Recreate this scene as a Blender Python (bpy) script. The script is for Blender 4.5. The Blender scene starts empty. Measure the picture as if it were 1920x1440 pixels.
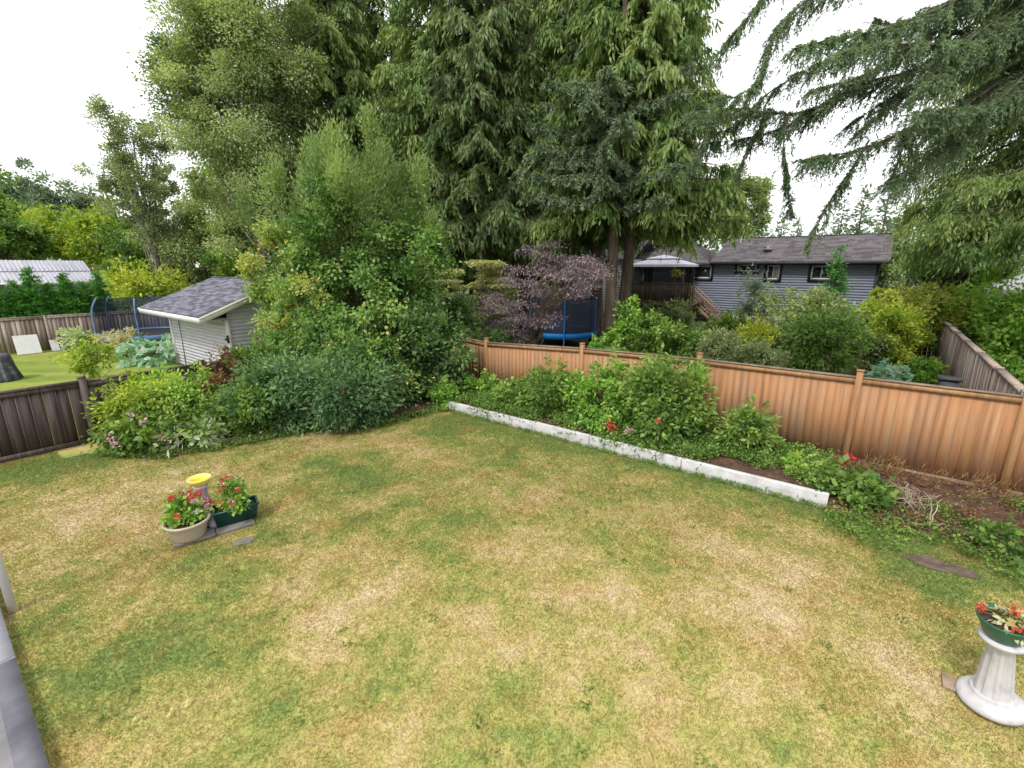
import bpy, math
import numpy as np
from mathutils import Vector
PI = math.pi
sc = bpy.context.scene
COL = sc.collection

# ------------------------------------------------------------------ camera, sky, sun, exposure
FPX, HOR, CH = 870.0, 500.0, 4.0            # focal length in photo pixels, horizon row, eye height
TH = math.atan((720 - HOR) / FPX)
cd = bpy.data.cameras.new('camera')
cd.sensor_width = 36.0
cd.lens = FPX / 1920 * 36
cd.clip_start, cd.clip_end = 0.05, 2000
cam = bpy.data.objects.new('camera', cd)
COL.objects.link(cam)
cam.location = (0, 0, CH)
cam.rotation_euler = (PI / 2 - TH, 0, 0)
sc.camera = cam

SUN_EL, SUN_AZ = math.radians(52), math.radians(215)   # azimuth: clockwise from +Y
w = bpy.data.worlds.new('World')
sc.world = w
w.use_nodes = True
nt = w.node_tree
nt.nodes.clear()
sky = nt.nodes.new('ShaderNodeTexSky')
sky.sky_type = 'NISHITA'
sky.sun_disc = False
sky.sun_elevation = SUN_EL
sky.sun_rotation = SUN_AZ
sky.air_density, sky.dust_density = 1.0, 4.0
hs = nt.nodes.new('ShaderNodeHueSaturation')
hs.inputs['Saturation'].default_value = 0.22
mixc = nt.nodes.new('ShaderNodeMix')
mixc.data_type = 'RGBA'
mixc.inputs['Factor'].default_value = 0.72
mixc.inputs[7].default_value = (6.6, 6.62, 6.75, 1)     # the flat white cloud deck
bg = nt.nodes.new('ShaderNodeBackground')
bg.inputs['Strength'].default_value = 0.15
out = nt.nodes.new('ShaderNodeOutputWorld')
nt.links.new(sky.outputs[0], hs.inputs['Color'])
nt.links.new(hs.outputs[0], mixc.inputs[6])
nt.links.new(mixc.outputs[2], bg.inputs['Color'])
nt.links.new(bg.outputs[0], out.inputs[0])

ld = bpy.data.lights.new('sun', 'SUN')
ld.energy = 1.5
ld.angle = math.radians(10)
ld.color = (1.0, 0.96, 0.9)
sun = bpy.data.objects.new('sun', ld)
COL.objects.link(sun)
sun.location = (-10, -20, 30)
sd = Vector((math.sin(SUN_AZ) * math.cos(SUN_EL), math.cos(SUN_AZ) * math.cos(SUN_EL), math.sin(SUN_EL)))
sun.rotation_euler = sd.to_track_quat('Z', 'Y').to_euler()

sc.view_settings.view_transform = 'Standard'
sc.view_settings.look = 'None'
sc.view_settings.exposure = 0.85
sc.view_settings.gamma = 1.0
sc.render.engine = 'CYCLES'
sc.cycles.max_bounces = 9
sc.cycles.diffuse_bounces = 7
sc.cycles.transmission_bounces = 6
sc.cycles.use_denoising = True

# ------------------------------------------------------------------ places in the yard
DU = np.array([0.79, -0.613, 0.0]); DU /= np.linalg.norm(DU)     # along the orange fence, to the right
DW = np.array([-DU[1], DU[0], 0.0])                              # away from the house
UP = np.array([0, 0, 1.0])
CAMP = np.array([0, 0, CH])


def ray(px, py):
    X, v = (px - 960) / FPX, (py - 720) / FPX
    c, s = math.cos(TH), math.sin(TH)
    return np.array([X, c - v * s, -s - v * c])


def at(px, py, Y):
    r = ray(px, py)
    return CAMP + r * (Y / r[1])


def gnd(px, py, z=0.0):
    r = ray(px, py)
    return CAMP + r * ((z - CH) / r[2])


def onw(px, py, wv):
    r = ray(px, py)
    return CAMP + r * (wv / float(r @ DW))


def onu(px, py, uv):
    r = ray(px, py)
    return CAMP + r * (uv / float(r @ DU))


def yard(u, wv, z=0.0):
    return DU * u + DW * wv + UP * z


def UV(p):
    return float(np.dot(p, DU)), float(np.dot(p, DW))


def arr(p):
    return np.asarray(p, dtype=float)


def norm(v):
    v = np.asarray(v, float)
    return v / (np.linalg.norm(v, axis=-1, keepdims=True) + 1e-9)


def vnoise(x, y, seed=0):
    xi, yi = np.floor(x).astype(np.int64), np.floor(y).astype(np.int64)
    fx, fy = x - xi, y - yi
    fx, fy = fx * fx * (3 - 2 * fx), fy * fy * (3 - 2 * fy)

    def h(a, b):
        n = (a * 374761393 + b * 668265263 + seed * 974634777) & 0xFFFFFFFF
        n = ((n ^ (n >> 13)) * 1274126177) & 0xFFFFFFFF
        return ((n ^ (n >> 16)) & 0xFFFF) / 65535.0
    return ((h(xi, yi) * (1 - fx) + h(xi + 1, yi) * fx) * (1 - fy)
            + (h(xi, yi + 1) * (1 - fx) + h(xi + 1, yi + 1) * fx) * fy)


def fbm(x, y, seed=0, o=4):
    s, a, t = 0, 0.5, 0
    for k in range(o):
        s = s + a * vnoise(x * 2 ** k, y * 2 ** k, seed + k)
        t += a
        a *= 0.5
    return s / t


# ------------------------------------------------------------------ mesh builder
class MB:
    def __init__(s):
        s.V, s.L, s.S, s.T, s.M, s.n = [], [], [], [], [], 0

    def add(s, V, F, tint=0.5, mi=0):
        V, F = np.asarray(V, float).reshape(-1, 3), np.asarray(F, dtype=np.int64)
        s.V.append(V)
        s.L.append((F + s.n).ravel())
        s.S.append(np.full(len(F), F.shape[1], dtype=np.int64))
        s.M.append(np.full(len(F), mi, dtype=np.int32))
        s.T.append(np.broadcast_to(np.asarray(tint, float), (len(V),)).copy())
        s.n += len(V)

    def quads(s, Q, tint, mi=0):
        n = len(Q)
        s.add(Q.reshape(-1, 3), np.arange(n * 4).reshape(n, 4), np.repeat(np.broadcast_to(tint, (n,)), 4), mi)

    def box(s, c, size, ax=None, tint=0.5, mi=0):
        A = np.eye(3) if ax is None else np.array([norm(a) for a in ax])
        h = np.asarray(size, float) / 2
        g = np.array([[x, y, z] for x in (-1, 1) for y in (-1, 1) for z in (-1, 1)], float) * h
        s.add(arr(c) + g @ A, [[0, 1, 3, 2], [4, 6, 7, 5], [0, 4, 5, 1], [2, 3, 7, 6], [0, 2, 6, 4], [1, 5, 7, 3]], tint, mi)

    def bar(s, a, b, wd, th, up=UP, tint=0.5, mi=0):
        a, b = arr(a), arr(b)
        d = norm(b - a)
        side = norm(np.cross(d, up))
        u2 = np.cross(side, d)
        s.box((a + b) / 2, (np.linalg.norm(b - a), wd, th), (d, side, u2), tint, mi)

    def tube(s, P, r, n=6, tint=0.5, mi=0, cap=True):
        P = np.asarray(P, float)
        k = len(P)
        r = np.broadcast_to(np.asarray(r, float), (k,))
        T = norm(np.gradient(P, axis=0))
        ref = np.array([0, 0, 1.0]) if abs(T[0][2]) < 0.9 else np.array([1.0, 0, 0])
        a = norm(np.cross(T, ref))
        b = np.cross(T, a)
        th = np.linspace(0, 2 * PI, n, endpoint=False)
        V = P[:, None] + r[:, None, None] * (np.cos(th)[None, :, None] * a[:, None] + np.sin(th)[None, :, None] * b[:, None])
        i, j = np.meshgrid(np.arange(k - 1), np.arange(n), indexing='ij')
        F = np.stack([i * n + j, i * n + (j + 1) % n, (i + 1) * n + (j + 1) % n, (i + 1) * n + j], -1).reshape(-1, 4)
        s.add(V.reshape(-1, 3), F, tint, mi)
        if cap:
            s.add(V[0][::-1], [list(range(n))], tint, mi)
            s.add(V[-1], [list(range(n))], tint, mi)

    def lathe(s, prof, c, n=32, sx=1, sy=1, rot=0, tint=0.5, mi=0, lobes=None):
        prof = np.asarray(prof, float)
        k = len(prof)
        th = np.linspace(0, 2 * PI, n, endpoint=False)
        R = prof[:, 0][:, None] * np.ones(n)[None]
        if lobes is not None:
            R = R * lobes(th, prof[:, 1])
        x, y = R * np.cos(th) * sx, R * np.sin(th) * sy
        X, Y = x * math.cos(rot) - y * math.sin(rot), x * math.sin(rot) + y * math.cos(rot)
        V = np.stack([X, Y, np.repeat(prof[:, 1][:, None], n, 1)], -1) + arr(c)
        i, j = np.meshgrid(np.arange(k - 1), np.arange(n), indexing='ij')
        F = np.stack([i * n + j, i * n + (j + 1) % n, (i + 1) * n + (j + 1) % n, (i + 1) * n + j], -1).reshape(-1, 4)
        s.add(V.reshape(-1, 3), F, tint, mi)

    def build(s, name, mats, parent=None, smooth=False):
        V = np.concatenate(s.V)
        if parent is not None:
            V = V - np.array(parent.location)
            p = parent.parent
            while p is not None:
                V = V - np.array(p.location)
                p = p.parent
        L, S = np.concatenate(s.L), np.concatenate(s.S)
        me = bpy.data.meshes.new(name)
        me.vertices.add(len(V))
        me.vertices.foreach_set('co', V.astype(np.float32).ravel())
        me.loops.add(len(L))
        me.loops.foreach_set('vertex_index', L.astype(np.int32))
        me.polygons.add(len(S))
        me.polygons.foreach_set('loop_start', (np.cumsum(S) - S).astype(np.int32))
        me.polygons.foreach_set('material_index', np.concatenate(s.M))
        if smooth:
            me.polygons.foreach_set('use_smooth', np.ones(len(S), dtype=bool))
        a = me.attributes.new('tint', 'FLOAT', 'POINT')
        a.data.foreach_set('value', np.concatenate(s.T).astype(np.float32))
        me.update(calc_edges=True)
        me.validate()
        for m in (mats if isinstance(mats, (list, tuple)) else [mats]):
            me.materials.append(m)
        o = bpy.data.objects.new(name, me)
        COL.objects.link(o)
        if parent is not None:
            o.parent = parent
        return o


def tag(o, label=None, cat=None, group=None, kind=None):
    if label: o['label'] = label
    if cat: o['category'] = cat
    if group: o['group'] = group
    if kind: o['kind'] = kind
    return o


def thing(name, label, cat, loc, group=None):
    o = bpy.data.objects.new(name, None)
    o.empty_display_size = 0.2
    o.location = [float(v) for v in loc]
    COL.objects.link(o)
    return tag(o, label, cat, group)


def dup(root, loc, rz=0.0, sc_=(1, 1, 1), label=None):
    r = root.copy()
    COL.objects.link(r)
    r.location = [float(v) for v in loc]
    r.rotation_euler = (0, 0, rz)
    r.scale = sc_
    if label: r['label'] = label
    for ch in list(root.children):
        c = ch.copy()
        COL.objects.link(c)
        c.parent = r
    return r


# ------------------------------------------------------------------ materials
def _mat(name):
    m = bpy.data.materials.new(name)
    m.use_nodes = True
    t = m.node_tree
    return m, t, t.nodes['Principled BSDF']


def ramp(t, cols, pos=None):
    r = t.nodes.new('ShaderNodeValToRGB')
    e = r.color_ramp.elements
    n = len(cols)
    pos = pos or [i / (n - 1) for i in range(n)]
    while len(e) < n:
        e.new(0.5)
    for i in range(n):
        e[i].position = pos[i]
        e[i].color = (*cols[i], 1)
    return r


def leafmat(name, cols, trans=0.42, rough=0.5, spec=0.35):
    m, t, b = _mat(name)
    a = t.nodes.new('ShaderNodeAttribute')
    a.attribute_name = 'tint'
    if name.startswith('petal'):
        cols = [tuple(v * .85 for v in c) for c in cols]
    else:
        cols = [tuple(min(.55, v * 1.8) for v in c) for c in cols]
    r = ramp(t, cols)
    t.links.new(a.outputs['Fac'], r.inputs[0])
    t.links.new(r.outputs[0], b.inputs['Base Color'])
    b.inputs['Roughness'].default_value = rough
    b.inputs['Specular IOR Level'].default_value = spec
    tr = t.nodes.new('ShaderNodeBsdfTranslucent')
    g = t.nodes.new('ShaderNodeMix')
    g.data_type = 'RGBA'
    g.blend_type = 'MULTIPLY'
    g.inputs['Factor'].default_value = 1
    g.inputs[7].default_value = (1.25, 1.3, 0.6, 1)
    t.links.new(r.outputs[0], g.inputs[6])
    t.links.new(g.outputs[2], tr.inputs['Color'])
    mx = t.nodes.new('ShaderNodeMixShader')
    mx.inputs[0].default_value = trans
    t.links.new(b.outputs[0], mx.inputs[1])
    t.links.new(tr.outputs[0], mx.inputs[2])
    t.links.new(mx.outputs[0], t.nodes['Material Output'].inputs[0])
    return m


def surf(name, cols, scale=(4, 4, 4), rough=0.8, tintw=0.0, detail=6, bump=0.0, pos=None, spec=0.3, dist=0.0, metal=0.0, weather=None):
    """noise ramp over object coordinates (stretched by scale); tintw lets the per-vertex tint shift the ramp"""
    cols = [tuple(v * .8 for v in c) for c in cols]
    m, t, b = _mat(name)
    tc = t.nodes.new('ShaderNodeTexCoord')
    mp = t.nodes.new('ShaderNodeMapping')
    mp.inputs['Scale'].default_value = scale
    n = t.nodes.new('ShaderNodeTexNoise')
    n.inputs['Scale'].default_value = 1
    n.inputs['Detail'].default_value = detail
    n.inputs['Roughness'].default_value = 0.62
    n.inputs['Distortion'].default_value = dist
    t.links.new(tc.outputs['Object'], mp.inputs[0])
    t.links.new(mp.outputs[0], n.inputs[0])
    fac = n.outputs[0]
    if tintw:
        a = t.nodes.new('ShaderNodeAttribute')
        a.attribute_name = 'tint'
        mm = t.nodes.new('ShaderNodeMath')
        mm.operation = 'MULTIPLY_ADD'
        mm.inputs[1].default_value = tintw
        mm.inputs[2].default_value = -tintw / 2
        ad = t.nodes.new('ShaderNodeMath')
        ad.operation = 'ADD'
        t.links.new(a.outputs['Fac'], mm.inputs[0])
        t.links.new(mm.outputs[0], ad.inputs[0])
        t.links.new(fac, ad.inputs[1])
        fac = ad.outputs[0]
    r = ramp(t, cols, pos or [0.3 + 0.4 * i / max(1, len(cols) - 1) for i in range(len(cols))])
    t.links.new(fac, r.inputs[0])
    colo = r.outputs[0]
    if weather:                                # irregular stains: (colour, scale, low, high, strength)
        wc, wsc, lo, hi, st = weather
        mp2 = t.nodes.new('ShaderNodeMapping')
        mp2.inputs['Scale'].default_value = wsc
        n3 = t.nodes.new('ShaderNodeTexNoise')
        n3.inputs['Scale'].default_value = 1
        n3.inputs['Detail'].default_value = 9
        n3.inputs['Roughness'].default_value = .68
        t.links.new(tc.outputs['Object'], mp2.inputs[0])
        t.links.new(mp2.outputs[0], n3.inputs[0])
        r3 = ramp(t, [(0, 0, 0), (st, st, st)], [lo, hi])
        t.links.new(n3.outputs[0], r3.inputs[0])
        mw = t.nodes.new('ShaderNodeMix')
        mw.data_type = 'RGBA'
        mw.inputs[7].default_value = (*[v * .8 for v in wc], 1)
        t.links.new(r3.outputs[0], mw.inputs['Factor'])
        t.links.new(colo, mw.inputs[6])
        colo = mw.outputs[2]
    t.links.new(colo, b.inputs['Base Color'])
    b.inputs['Roughness'].default_value = rough
    b.inputs['Specular IOR Level'].default_value = spec
    b.inputs['Metallic'].default_value = metal
    if bump:
        bp = t.nodes.new('ShaderNodeBump')
        bp.inputs['Strength'].default_value = bump
        bp.inputs['Distance'].default_value = 0.02
        t.links.new(n.outputs[0], bp.inputs['Height'])
        t.links.new(bp.outputs[0], b.inputs['Normal'])
    return m


BARK = surf('bark', [(.05, .035, .025), (.13, .095, .07), (.2, .16, .125)], (6, 6, 1.2), 0.95, bump=0.6)
BARKG = surf('bark_grey', [(.1, .085, .07), (.24, .21, .17), (.34, .3, .25)], (8, 8, 1.5), 0.95, bump=0.6)
TWIG = surf('twig', [(.09, .06, .04), (.18, .13, .09)], (9, 9, 9), 0.9)
DRYTWIG = surf('dry_twig', [(.3, .23, .16), (.5, .42, .33)], (9, 9, 9), 0.9)
G = {
    'olive': leafmat('leaf_olive', [(.045, .068, .024), (.105, .145, .056), (.18, .22, .098), (.255, .285, .15)], trans=.45),
    'airy': leafmat('leaf_airy', [(.055, .078, .035), (.13, .16, .075), (.22, .25, .13)], trans=.42),
    'haze_silver': leafmat('leaf_haze_silver', [(.05, .085, .06), (.1, .14, .1), (.16, .19, .14)]),  # distance haze put into the far trees' leaf colour; the silvery willow's own tone
    'yellowg': leafmat('leaf_yellow_green', [(.07, .12, .015), (.16, .22, .025), (.29, .33, .05)]),
    'mid': leafmat('leaf_mid', [(.03, .065, .015), (.075, .13, .025), (.15, .22, .05)]),
    'bright': leafmat('leaf_bright', [(.05, .11, .02), (.12, .23, .035), (.24, .36, .07)]),
    'vine': leafmat('leaf_vine', [(.022, .052, .014), (.05, .105, .024), (.085, .155, .035), (.125, .2, .05), (.21, .26, .075), (.3, .24, .08)]),
    'willow': leafmat('leaf_willow', [(.052, .088, .026), (.115, .168, .056), (.205, .255, .1)]),
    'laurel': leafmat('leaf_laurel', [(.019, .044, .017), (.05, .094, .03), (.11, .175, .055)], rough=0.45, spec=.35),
    'rhodo': leafmat('leaf_blue_green', [(.022, .052, .02), (.065, .12, .05), (.15, .215, .1)], rough=0.5, spec=.3),
    'cedar': leafmat('cedar_spray', [(.022, .046, .014), (.056, .1, .027), (.1, .15, .042), (.158, .195, .064)], trans=.42),
    'cedard': leafmat('cedar_dark_spray', [(.02, .036, .016), (.05, .08, .027), (.105, .14, .048)], trans=.42),
    'spruce': leafmat('spruce_needles', [(.03, .05, .026), (.082, .118, .066), (.165, .205, .125)], trans=.3),
    'spruced': leafmat('spruce_dark_needles', [(.03, .05, .026), (.074, .114, .06), (.148, .198, .115)], trans=.35),
    'hedge': leafmat('hedge_green', [(.02, .07, .015), (.05, .15, .025), (.11, .25, .05)], trans=.2),
    'maple': leafmat('leaf_purple', [(.04, .028, .037), (.1, .074, .092), (.18, .138, .158), (.265, .205, .208)], trans=.3),
    'variegated': leafmat('leaf_cream', [(.13, .15, .06), (.3, .3, .14), (.5, .48, .27)]),
    'gold': leafmat('leaf_gold', [(.09, .125, .02), (.21, .24, .04), (.34, .315, .07)]),
    'lime': leafmat('leaf_lime', [(.11, .14, .015), (.22, .25, .025), (.33, .32, .05)]),
    'red': leafmat('leaf_rust', [(.045, .025, .02), (.1, .05, .032), (.2, .125, .06)]),
    'cabbage': leafmat('leaf_blue_cabbage', [(.09, .2, .13), (.2, .36, .25), (.36, .5, .37)]),
    'pale': leafmat('leaf_pale', [(.12, .17, .07), (.25, .31, .15), (.42, .46, .3)]),
    'dry': leafmat('leaf_dry', [(.25, .15, .06), (.42, .29, .14), (.5, .4, .25)]),
    'fern': leafmat('leaf_fern', [(.04, .08, .02), (.1, .16, .035), (.2, .27, .07)]),
    'coral': leafmat('petal_coral', [(.5, .06, .03), (.65, .16, .08), (.72, .33, .2)], trans=.15),
    'crimson': leafmat('petal_red', [(.45, .012, .015), (.6, .03, .03), (.65, .1, .08)], trans=.15),
    'pink': leafmat('petal_pink', [(.5, .14, .22), (.65, .35, .42), (.75, .6, .62)], trans=.15),
    'white': leafmat('petal_white', [(.6, .5, .5), (.75, .7, .68)], trans=.15),
}


# ------------------------------------------------------------------ foliage tools
def rdir(rng, n):
    return norm(rng.normal(size=(n, 3)))


def leafq(P, D, N, L, W, fold=0.12):
    D = norm(D)
    S = norm(np.cross(D, N))
    NN = np.cross(S, D)
    L, W = np.broadcast_to(L, (len(P),))[:, None], np.broadcast_to(W, (len(P),))[:, None]
    mid = P + D * L * 0.45
    return np.stack([P, mid + S * W * 0.5 + NN * W * fold, P + D * L, mid - S * W * 0.5 + NN * W * fold], 1)


def puff(mb, rng, C, R, n, L, W, mid, spread=0.75, droop=0.25, tb=None, ts=0.13, up=0.5, mi=0):
    """n leaves in each of the ellipsoid clumps at C, radii R (k,3)"""
    k = len(C)
    idx = np.repeat(np.arange(k), n)
    N = len(idx)
    if tb is None:
        tb = rng.uniform(0.15, 0.85, k)
    d = rdir(rng, N)
    rr = rng.uniform(0, 1, N) ** 0.5 * (1 + .75 * rng.uniform(0, 1, N) ** 3)
    P = C[idx] + d * R[idx] * rr[:, None]
    o = norm(P - mid)
    D = norm(o * 0.5 + d * 0.5 + rng.normal(size=(N, 3)) * spread * 0.6 - UP * droop)
    Nn = norm(UP * up + o * 0.5 + rng.normal(size=(N, 3)) * 0.6)
    s = rng.uniform(0.65, 1.25, N)
    t = np.clip(tb[idx] + rng.normal(0, ts, N), 0.02, 0.98)
    mb.quads(leafq(P, D, Nn, L * s, W * s), t, mi)


def clump_centres(rng, c, r, k, inner=0.35, wob=0.3, seed=0, zlow=-1.0, boxy=0):
    d = rdir(rng, k * 3)
    d = d[d[:, 2] > zlow][:k]
    ph = rng.uniform(0, 6, 6)
    f = (1 - wob * .22 + wob * .8 * (0.5 * np.sin(3 * d[:, 0] * 2 + ph[0]) * np.sin(2.3 * d[:, 2] * 2 + ph[1]) + 0.5 * np.sin(4 * d[:, 1] * 2 + ph[2] + 2 * d[:, 2])))
    if boxy:
        d = d / (np.sum(np.abs(d) ** boxy, axis=1, keepdims=True)) ** (1 / boxy)
    rad = rng.uniform(inner, 1, len(d)) ** 0.55
    return arr(c) + d * np.asarray(r) * (f * rad)[:, None]


def limb(mb, a, b, r0, r1, rng, sag=0.0, n=6, k=6, wig=0.05):
    a, b = arr(a), arr(b)
    s = np.linspace(0, 1, k)[:, None]
    L = np.linalg.norm(b - a)
    P = a + (b - a) * s + UP * (sag * L * 4 * s * (1 - s))
    P[1:-1] += rng.normal(0, wig * L, (k - 2, 3)) * 0.5
    mb.tube(P, np.linspace(r0, r1, k), n)
    return P


def tree(name, label, cat, base, top, c, r, mat, leaf, seed, k=60, cl=0.22, dens=2.2, trunk_r=0.18, bark=BARK, group=None,
         inner=0.35, wob=0.35, droop=0.25, zlow=-1.0, bare=0.5, lean=(0, 0), ts=.18, tbr=(.15, .85), extra=None, part='crown', up=.5, asp=(1, 1, .8), boxy=0):
    rng = np.random.default_rng(seed)
    base, c, r = arr(base), arr(c), arr(r)
    root = thing(name, label, cat, base, group)
    L, W = leaf
    C = clump_centres(rng, c, r, k, inner, wob, seed, zlow, boxy)
    if extra is not None:
        C = np.concatenate([C, np.asarray(extra, float)])
    rm = float(np.mean(r))
    R = rng.uniform(0.65, 1.35, len(C))[:, None] * cl * rm * np.array(asp)
    area = 4 * PI * (((r[0] * r[1]) ** 1.6 + (r[0] * r[2]) ** 1.6 + (r[1] * r[2]) ** 1.6) / 3) ** (1 / 1.6)
    n = max(8, int(dens * area / (L * W * 0.5) / len(C)))
    mb = MB()
    puff(mb, rng, C, R, n, L, W, c, droop=droop, ts=ts, tb=rng.uniform(*tbr, len(C)), up=up)
    mb.build(part, mat, root)
    tb = MB()
    topp = arr([c[0] + lean[0], c[1] + lean[1], top])
    tp = limb(tb, base, topp, trunk_r, trunk_r * 0.15, rng, 0, 9, 9, 0.012)
    for i in range(0, len(C), max(1, int(1 / max(bare, .02)))):
        zz = np.clip((C[i][2] - base[2]) * rng.uniform(0.45, 0.8), 0.1 * (top - base[2]), 0.9 * (top - base[2]))
        f = zz / (top - base[2])
        s = base + (topp - base) * f
        limb(tb, s, C[i], trunk_r * 0.32 * (1 - f * .6), 0.012, rng, 0.03, 5, 6, 0.04)
    tb.build('trunk', bark, root)
    return root


def box3(x0, y0, x1, y1, Y):
    """an ellipsoid whose picture fills this pixel box at distance Y"""
    c = at((x0 + x1) / 2, (y0 + y1) / 2, Y)
    sx = abs(at(x1, (y0 + y1) / 2, Y)[0] - at(x0, (y0 + y1) / 2, Y)[0]) / 2
    sz = abs(at((x0 + x1) / 2, y0, Y)[2] - at((x0 + x1) / 2, y1, Y)[2]) / 2
    return c, sx, sz


def shrub(name, label, cat, bx, Y, mat, leaf, seed, k=30, cl=0.32, dens=2.7, depth=0.85, ground=0.0, group=None, droop=.25,
          ts=.19, tbr=(.1, .85), inner=.4, wob=.6, flowers=None, up=.5, stems=9, full=True, boxy=3.2):
    rng = np.random.default_rng(seed)
    c, sx, sz = box3(*bx, Y)
    if full:                                           # foliage carried down to the soil
        lo = min(c[2] - sz, ground + 0.05)
        hi = c[2] + sz
        c[2], sz = (lo + hi) / 2, (hi - lo) / 2
    r = arr([sx * .92, sx * depth, sz * .92])
    root = thing(name, label, cat, (c[0], c[1], ground), group)
    C = clump_centres(rng, c, r * .9, k, inner, wob, boxy=boxy)
    q = rdir(rng, k)
    q[:, 2] = np.abs(q[:, 2])
    SH_ = c + q * r * rng.uniform(.9, 1.2, (len(q), 1))
    C[:, 2] = np.maximum(C[:, 2], ground + 0.04)
    rm = (r[0] * r[0] * r[2]) ** (1 / 3)
    R = (.4 + 1.15 * rng.uniform(0, 1, len(C)) ** 1.4)[:, None] * cl * rm * np.array([1, 1, .85])
    L, W = leaf[0] * 1.3, leaf[1] * 1.3
    area = 4 * PI * rm * rm
    n = max(8, int(dens * area / (L * W * .5) / len(C)))
    mb = MB()
    puff(mb, rng, C, R, n, L, W, c, droop=droop, ts=ts, tb=rng.uniform(*tbr, len(C)), up=up)
    puff(mb, rng, SH_, np.tile([.1, .1, .17], (len(SH_), 1)) * rm * rng.uniform(.7, 1.4, (len(SH_), 1)), max(5, n // 9), L, W, c, droop=droop * .4, ts=ts, tb=rng.uniform(*tbr, len(SH_)), up=up)
    mb.build('foliage', mat, root)
    sb = MB()
    for i in range(min(stems, len(C))):
        a = arr([c[0], c[1], ground - .03]) + np.append(rng.normal(0, .12 * sx, 2), 0)
        limb(sb, a, C[i], 0.016, 0.005, rng, .05, 5, 6)
    sb.build('stem', TWIG, root)
    if flowers:
        fm, fs, fn, fl = flowers
        d = rdir(rng, fn * 4)
        d = d[(d[:, 1] < .3) & (d[:, 2] > fl)][:fn]
        for q in c + d * r * 1.02:
            fb = MB()
            puff(fb, rng, q[None], np.full((1, 3), fs), 22, fs * .9, fs * .7, q - UP * .1, droop=0, ts=.2)
            fb.build('flower', fm, root)
    return root


def cedar(name, label, base, top, hmin, Lmax, mat, seed, boughs=90, group=None, leaf=(.3, .085), trunk_r=.35, drop=.45, tw=15, az=None, taper=.75, ltop=None, hang=.9, tb=(.34, .86)):
    rng = np.random.default_rng(seed)
    base = arr(base)
    root = thing(name, label, 'tree', base, group)
    tr, cr = MB(), MB()
    tr.tube([base + UP * z + np.append(rng.normal(0, .05, 2), 0) for z in np.linspace(-.1, top, 10)], np.linspace(trunk_r, .03, 10) * np.array([1.25] + [1] * 9), 12)
    for i in range(boughs):
        h = hmin + (top - hmin) * (i / boughs) ** 1.15
        a = (i * 2.39996 + rng.normal(0, .3)) if az is None else rng.uniform(*az)
        L = Lmax * (1 - (h - hmin * .6) / (top - hmin * .6)) ** taper * rng.uniform(.6, 1.15) + .3
        d = np.array([math.cos(a), math.sin(a), 0])
        s = np.linspace(0, 1, 9)
        dr = drop * rng.uniform(.6, 1.4)
        P = base + UP * h + d * (L * s)[:, None] + UP * (L * (-dr * s ** 1.2 + dr * .45 * s ** 3))[:, None]
        tr.tube(P, np.linspace(.05, .008, 9) * (L / 4 + .3), 5, cap=False)
        bt = rng.uniform(*tb)
        nt = int(L * tw)
        for j in range(nt):
            q = rng.uniform(.08, 1) ** .8
            x = q * 8
            i0 = min(7, int(x))
            p = P[i0] + (P[i0 + 1] - P[i0]) * (x - i0)
            sd_ = np.array([-d[1], d[0], 0]) * rng.choice([-1, 1])
            tl = (.4 + .65 * rng.uniform()) * (1.15 - .6 * abs(q - .55)) * min(1, L / 2 + .3)
            td = norm(sd_ * rng.uniform(.2, 1) + d * rng.uniform(.3, .9) - UP * rng.uniform(.1, .6))
            m = 13
            ss = np.linspace(.05, 1, m)
            Q = p + td * (tl * ss)[:, None] - UP * (hang * .7 * tl * ss ** 1.7)[:, None] + rng.normal(0, .035, (m, 3))
            D = norm(td * .4 - UP * rng.uniform(.5, 1.3) * hang + rng.normal(0, .3, (m, 3)))
            Nn = norm(d * .5 + UP * .4 + rng.normal(0, .5, (m, 3)))
            z = rng.uniform(.7, 1.3, m)
            cr.quads(leafq(Q, D, Nn, leaf[0] * z, leaf[1] * z), np.clip(bt + rng.normal(0, .1) + .12 * (ss - .5) + rng.normal(0, .09, m), .02, .98))
    tr.build('trunk', BARK, root)
    cr.build('crown', mat, root)
    return root


def needles(cr, rng, P, D, Lt, m, nl, nw, t):
    """needle twigs starting at P going along D, Lt long, m needles on each"""
    n = len(P)
    s = rng.uniform(0.02, 1, (n, m))
    B = P[:, None] + D[:, None] * (Lt[:, None] * s)[..., None]
    B = B.reshape(-1, 3)
    DD = np.repeat(D, m, 0)
    dd = norm(DD * .8 + rng.normal(0, .38, B.shape))
    cr.quads(leafq(B, dd, norm(rng.normal(size=B.shape)), nl * rng.uniform(.7, 1.2, len(B)), nw), np.clip(np.repeat(t, m) + rng.normal(0, .1, len(B)), .02, .98))
    E = P + D * (Lt * .95)[:, None]
    S = norm(np.cross(D, norm(rng.normal(size=D.shape)))) * .004
    cr.quads(np.stack([P - S, P + S, E + S * .5, E - S * .5], 1), .02)


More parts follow.
